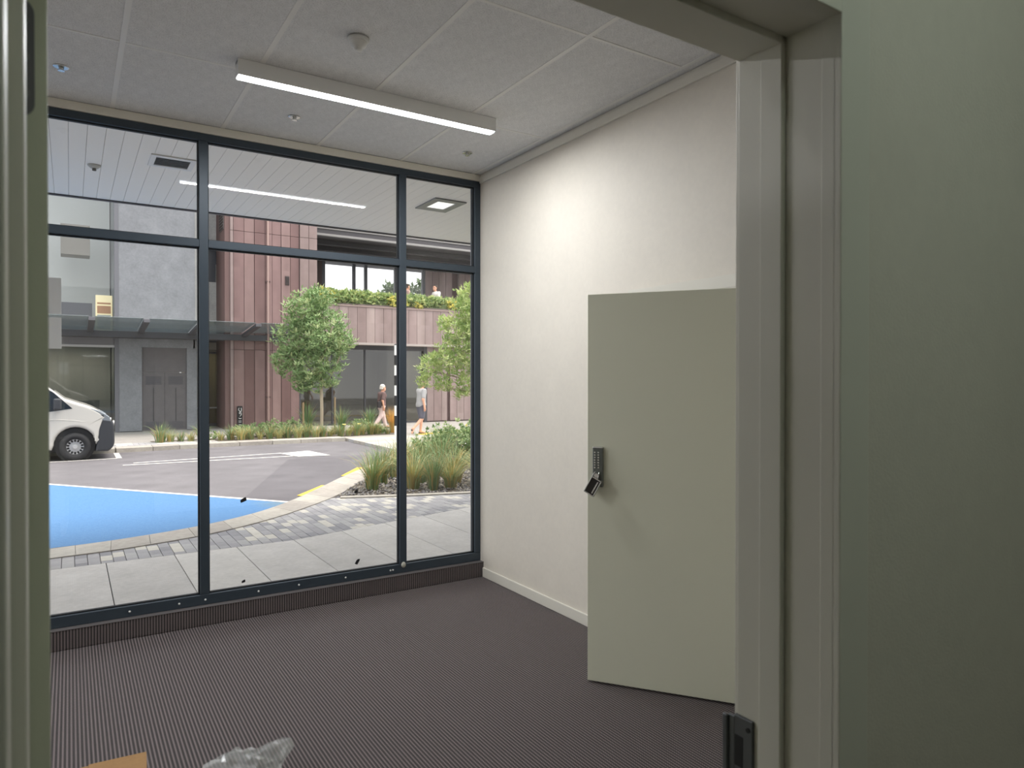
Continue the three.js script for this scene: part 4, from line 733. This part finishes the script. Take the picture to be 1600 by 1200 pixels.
// ================================================================ PEOPLE
// body surface from tapered capsules: list of [ax,ay,az,ra, bx,by,bz,rb]
function blend(caps, k, lo, hi, res, cut) {
  const mc = new MarchingCubes(res, new THREE.MeshBasicMaterial(), false, false, 90000); mc.isolation = 0;
  const f = mc.field, half = res / 2, sx = (hi[0] - lo[0]) / 2, sy = (hi[1] - lo[1]) / 2, sz = (hi[2] - lo[2]) / 2, cx = (hi[0] + lo[0]) / 2, cy = (hi[1] + lo[1]) / 2, cz = (hi[2] + lo[2]) / 2;
  for (let z = 0; z < res; z++) for (let y = 0; y < res; y++) for (let x = 0; x < res; x++) {
    const px = cx + (x - half) / half * sx, py = cy + (y - half) / half * sy, pz = cz + (z - half) / half * sz; let d = 9;
    for (const c of caps) {
      const ux = c[4] - c[0], uy = c[5] - c[1], uz = c[6] - c[2], vx = px - c[0], vy = py - c[1], vz = pz - c[2];
      const h = Math.max(0, Math.min(1, (ux * vx + uy * vy + uz * vz) / (ux * ux + uy * uy + uz * uz + 1e-9))), e = Math.hypot(vx - ux * h, vy - uy * h, vz - uz * h) - (c[3] + (c[7] - c[3]) * h);
      const m = Math.max(k - Math.abs(d - e), 0) / k; d = Math.min(d, e) - m * m * k * 0.25;
    }
    if (cut) d = Math.max(d, cut(px, py, pz));
    f[z * res * res + y * res + x] = -d;
  }
  mc.update();
  let g = new THREE.BufferGeometry(); g.setAttribute('position', new THREE.BufferAttribute(mc.positionArray.slice(0, mc.count * 3), 3));
  g.scale(sx, sy, sz); g.translate(cx, cy, cz); g = mergeVertices(g, 1e-4); g.computeVertexNormals(); g = g.toNonIndexed();
  g.setAttribute('uv', new THREE.Float32BufferAttribute(new Float32Array(g.attributes.position.count * 2), 2)); return g;
}
function fingers(hx, hy, hz, dir) { // five bent fingers below a palm
  const out = []; const add = (a, b, r) => { const g = new THREE.CapsuleGeometry(r, Math.hypot(b[0] - a[0], b[1] - a[1], b[2] - a[2]), 3, 6); const q = new THREE.Quaternion().setFromUnitVectors(new THREE.Vector3(0, 1, 0), new THREE.Vector3(b[0] - a[0], b[1] - a[1], b[2] - a[2]).normalize()); g.applyQuaternion(q); g.translate((a[0] + b[0]) / 2, (a[1] + b[1]) / 2, (a[2] + b[2]) / 2); out.push(g.toNonIndexed()); };
  for (let i = 0; i < 4; i++) { const x = hx - 0.03 + i * 0.02, l = [0.055, 0.068, 0.072, 0.06][i]; add([x, hy - 0.05, hz], [x + 0.006, hy - 0.05 - l * 0.6, hz + dir * 0.006], 0.0085); add([x + 0.006, hy - 0.05 - l * 0.6, hz + dir * 0.006], [x + 0.004, hy - 0.05 - l, hz - dir * 0.012], 0.008); }
  add([hx + 0.035, hy - 0.01, hz], [hx + 0.055, hy - 0.055, hz - dir * 0.012], 0.0095); return out;
}
const skin = M('#d8a58b', { roughness: 0.6 });
function face(hx, hy, hz) { return { nose: [hx + 0.095, hy - 0.02, hz, 0.018, hx + 0.115, hy - 0.035, hz, 0.014] }; }
function person(o) {
  const t = thing('person', o.label, 'person', o.pos, o.turn);
  const j = o.joints, H = j.head, cap = (a, ra, b, rb) => [...a, ra, ...b, rb];
  const head = [cap([H[0], H[1] + 0.03, H[2]], 0.095, [H[0] + 0.02, H[1] - 0.05, H[2]], 0.078), cap([H[0] + 0.04, H[1] - 0.07, H[2]], 0.055, [H[0] + 0.055, H[1] - 0.085, H[2]], 0.045), cap([H[0] + 0.095, H[1] - 0.005, H[2]], 0.012, [H[0] + 0.112, H[1] - 0.03, H[2]], 0.014), cap([H[0] - 0.01, H[1] - 0.01, H[2] + 0.088], 0.02, [H[0] - 0.012, H[1] - 0.035, H[2] + 0.088], 0.014), cap([H[0] - 0.01, H[1] - 0.01, H[2] - 0.088], 0.02, [H[0] - 0.012, H[1] - 0.035, H[2] - 0.088], 0.014)];
  const torso = (g) => [cap(j.pelvis, 0.14 * g, j.waist, 0.13 * g), cap(j.waist, 0.13 * g, j.chest, 0.15 * g), cap([j.chest[0], j.chest[1], j.chest[2] - 0.12], 0.085 * g, [j.chest[0], j.chest[1], j.chest[2] + 0.12], 0.085 * g), cap([j.pelvis[0], j.pelvis[1], j.pelvis[2] - 0.07], 0.12 * g, [j.pelvis[0], j.pelvis[1], j.pelvis[2] + 0.07], 0.12 * g)];
  const neck = [cap(j.chest, 0.07, [H[0] - 0.01, H[1] - 0.1, H[2]], 0.052)];
  const arms = [], legs = [], feet = [], fing = [];
  for (const s of ['l', 'r']) {
    arms.push(cap(j[s + 'sh'], 0.055, j[s + 'el'], 0.042), cap(j[s + 'el'], 0.042, j[s + 'wr'], 0.028), cap(j[s + 'wr'], 0.03, [j[s + 'wr'][0] + 0.005, j[s + 'wr'][1] - 0.055, j[s + 'wr'][2]], 0.036));
    legs.push(cap(j[s + 'hip'], 0.085, j[s + 'kn'], 0.058), cap(j[s + 'kn'], 0.056, j[s + 'an'], 0.037)); feet.push(cap(j[s + 'an'], 0.04, j[s + 'toe'], 0.034));
    fing.push(...fingers(j[s + 'wr'][0] + 0.005, j[s + 'wr'][1] - 0.03, j[s + 'wr'][2], s === 'l' ? -1 : 1));
  }
  const ys = Object.values(j).map((p) => p[1]), xs = Object.values(j).map((p) => p[0]), lo = [Math.min(...xs) - 0.2, Math.min(...ys) - 0.1, -0.42], hi = [Math.max(...xs) + 0.25, Math.max(...ys) + 0.2, 0.42];
  const bodyG = [blend([...head, ...torso(0.9), ...neck, ...arms, ...legs, ...feet], 0.035, lo, hi, 84), ...fing];
  mesh('body', bodyG.map((g) => { const q = g.clone(); for (const n of Object.keys(q.attributes)) if (!['position', 'normal', 'uv'].includes(n)) q.deleteAttribute(n); return q; }), skin, t);
  const inflate = (c, d) => c.map((v, i) => i === 3 || i === 7 ? v + d : v);
  const half = (c, f, ra) => [c[0], c[1], c[2], c[3], c[0] + (c[4] - c[0]) * f, c[1] + (c[5] - c[1]) * f, c[2] + (c[6] - c[2]) * f, ra ?? c[7]];
  mesh('shirt', blend([...torso(1).map((c) => inflate(c, 0.012)), ...[arms[0], arms[3]].map((c) => inflate(half(c, 0.75, 0.05), 0.018))], 0.05, lo, hi, 84, (x, y, z) => Math.max(j.pelvis[1] - 0.07 - y, y - j.chest[1] - 0.13)), o.shirt, t);
  mesh(o.longLegs ? 'trousers' : 'shorts', blend([...torso(1).slice(3).map((c) => inflate(c, 0.008)), ...[legs[0], legs[2]].map((c) => inflate(o.longLegs ? c : half(c, 0.82, 0.075), 0.02)), ...(o.longLegs ? [legs[1], legs[3]].map((c) => inflate(half(c, 0.93, 0.045), 0.02)) : [])], 0.04, lo, hi, 84, (x, y) => y - j.pelvis[1] - 0.04), o.legsMat, t);
  mesh('hair', blend([cap([H[0] - 0.02, H[1] + 0.045, H[2]], 0.1, [H[0] - 0.045, H[1] - 0.02, H[2]], 0.088)], 0.02, [H[0] - 0.2, H[1] - 0.2, H[2] - 0.2], [H[0] + 0.2, H[1] + 0.2, H[2] + 0.2], 40, (x, y) => Math.max((x - H[0]) - 0.06 - (y - H[1]) * 0.3, -(y - H[1]) - 0.05)), o.hair, t);
  mesh('face_features', [bx(H[0] + 0.085, H[0] + 0.1, H[1] - 0.002, H[1] + 0.014, H[2] - 0.05, H[2] + 0.05, 0.004), bx(H[0] + 0.088, H[0] + 0.1, H[1] - 0.066, H[1] - 0.058, H[2] - 0.025, H[2] + 0.025, 0.002)], M('#4a3530'), t);
  for (const s of ['l', 'r']) { const a = j[s + 'an'], b = j[s + 'toe']; mesh(o.shoe ?? 'shoe', tube([[a[0] - 0.05, a[1] - 0.055 * (a[1] < 0.2 ? 1 : 0.4), a[2]], [(a[0] + b[0]) / 2, (a[1] + b[1]) / 2 - 0.03, a[2]], [b[0] + 0.03, b[1] - 0.022, b[2]]], 0.034, 8, 8), o.shoeMat ?? M('#4d4038'), t); }
  if (o.extra) o.extra(t, j);
  return t;
}
const walker = (h, dx = 0) => { const k = h / 1.78, S = (p) => p.map((v) => v * k); const j = { pelvis: [0, 0.96, 0], waist: [0.01, 1.12, 0], chest: [0.03, 1.36, 0], head: [0.07, 1.66, 0], rsh: [0.01, 1.42, 0.19], rel: [-0.07, 1.14, 0.235], rwr: [-0.02, 0.9, 0.24], lsh: [0.03, 1.42, -0.19], lel: [0.1, 1.15, -0.23], lwr: [0.22, 0.95, -0.22], rhip: [0, 0.9, 0.09], rkn: [-0.03, 0.5, 0.09], ran: [-0.36, 0.2, 0.09], rtoe: [-0.4, 0.06, 0.09], lhip: [0, 0.9, -0.09], lkn: [0.08, 0.5, -0.09], lan: [0.04, 0.08, -0.09], ltoe: [0.19, 0.035, -0.09] }; return Object.fromEntries(Object.entries(j).map(([n, p]) => [n, S(p)])); };
person({ label: 'person in grey t-shirt and dark shorts walking past the shop', pos: [9.78, gy(-21) + 0.045, -20.95], turn: 0.15, joints: walker(1.8), shirt: M('#a3a3a4', { roughness: 0.85 }), legsMat: M('#5b5c68', { roughness: 0.85 }), hair: M('#6b5a4a'), shoe: 'sandal' });
{
  const j = walker(1.62); j.rtoe = [-0.2, 0.035, 0.085]; j.ran = [-0.34, 0.1, 0.085]; j.rkn = [-0.06, 0.48, 0.085]; j.lkn = [0.12, 0.48, -0.085]; j.lan = [0.22, 0.09, -0.085]; j.ltoe = [0.37, 0.05, -0.085]; j.lel = [0.12, 1.12, -0.22]; j.lwr = [0.2, 1.3, -0.1];
  const pat = tex(64, (x, y) => { const n = ng[(y * 2) * 256 + x * 2]; return n > 0.58 ? [150, 120, 112] : [70, 56, 58]; }, 0.35);
  person({ label: 'person in dark patterned blouse and pale pink trousers with short white hair', pos: [9.78, gy(-24.4) + 0.04, -24.4], turn: 0.1, joints: j, shirt: M('#6d5856', { roughness: 0.8 }), legsMat: M('#d9c2bd', { roughness: 0.85 }), hair: M('#dedad2'), longLegs: true,
    extra: (t) => { mesh('handbag', bx(-0.26, -0.1, 0.78, 1.02, 0.14, 0.22, 0.03), M('#2e292b'), t); mesh('bag_strap', tube([[-0.18, 1.0, 0.18], [-0.1, 1.2, 0.2], [0.02, 1.36, 0.14], [0.12, 1.2, 0.1]], 0.012, 12, 5), M('#2e292b'), t); } });
}
const seated = () => ({ pelvis: [0, 0.78, 0], waist: [0.01, 0.92, 0], chest: [0.05, 1.16, 0], head: [0.12, 1.45, 0], rsh: [0.04, 1.22, 0.19], rel: [0.1, 0.98, 0.23], rwr: [0.3, 0.94, 0.2], lsh: [0.04, 1.22, -0.19], lel: [0.1, 0.98, -0.23], lwr: [0.3, 0.94, -0.2], rhip: [0, 0.76, 0.09], rkn: [0.4, 0.76, 0.1], ran: [0.36, 0.36, 0.1], rtoe: [0.5, 0.32, 0.1], lhip: [0, 0.76, -0.09], lkn: [0.4, 0.76, -0.1], lan: [0.36, 0.36, -0.1], ltoe: [0.5, 0.32, -0.1] });
for (const [x, z, turn, label, col] of [[14.5, -29.3, Math.PI + 0.3, 'person in white top sitting on the terrace behind the hedge', '#eceae6'], [13.0, -29.5, 0.2, 'person in pinkish top sitting on the terrace, mostly hidden by hedge', '#c7a79c']]) {
  person({ label, pos: [x, 4.3, z], turn, joints: seated(), shirt: M(col, { roughness: 0.85 }), legsMat: M('#4a4b52'), hair: M('#3a3029'), longLegs: true });
  const s = thing('bar_stool', col === '#eceae6' ? 'dark bar stool under the person in the white top' : 'dark bar stool under the person in the pinkish top', 'stool', [x, 4.1, z], turn); s.scale.y = 1.28; mesh('seat', cyl(0.17, 0.16, 0.05, 18, 0, 0.625, 0), darkMetal, s); for (const [a, b] of [[1, 1], [1, -1], [-1, 1], [-1, -1]]) mesh('leg', tube([[a * 0.1, 0.61, b * 0.1], [a * 0.17, 0, b * 0.17]], 0.012, 3, 6), darkMetal, s); mesh('foot_ring', new THREE.TorusGeometry(0.15, 0.01, 6, 20).rotateX(Math.PI / 2).translate(0, 0.28, 0).toNonIndexed(), darkMetal, s);
}

renderer.render(scene, camera);
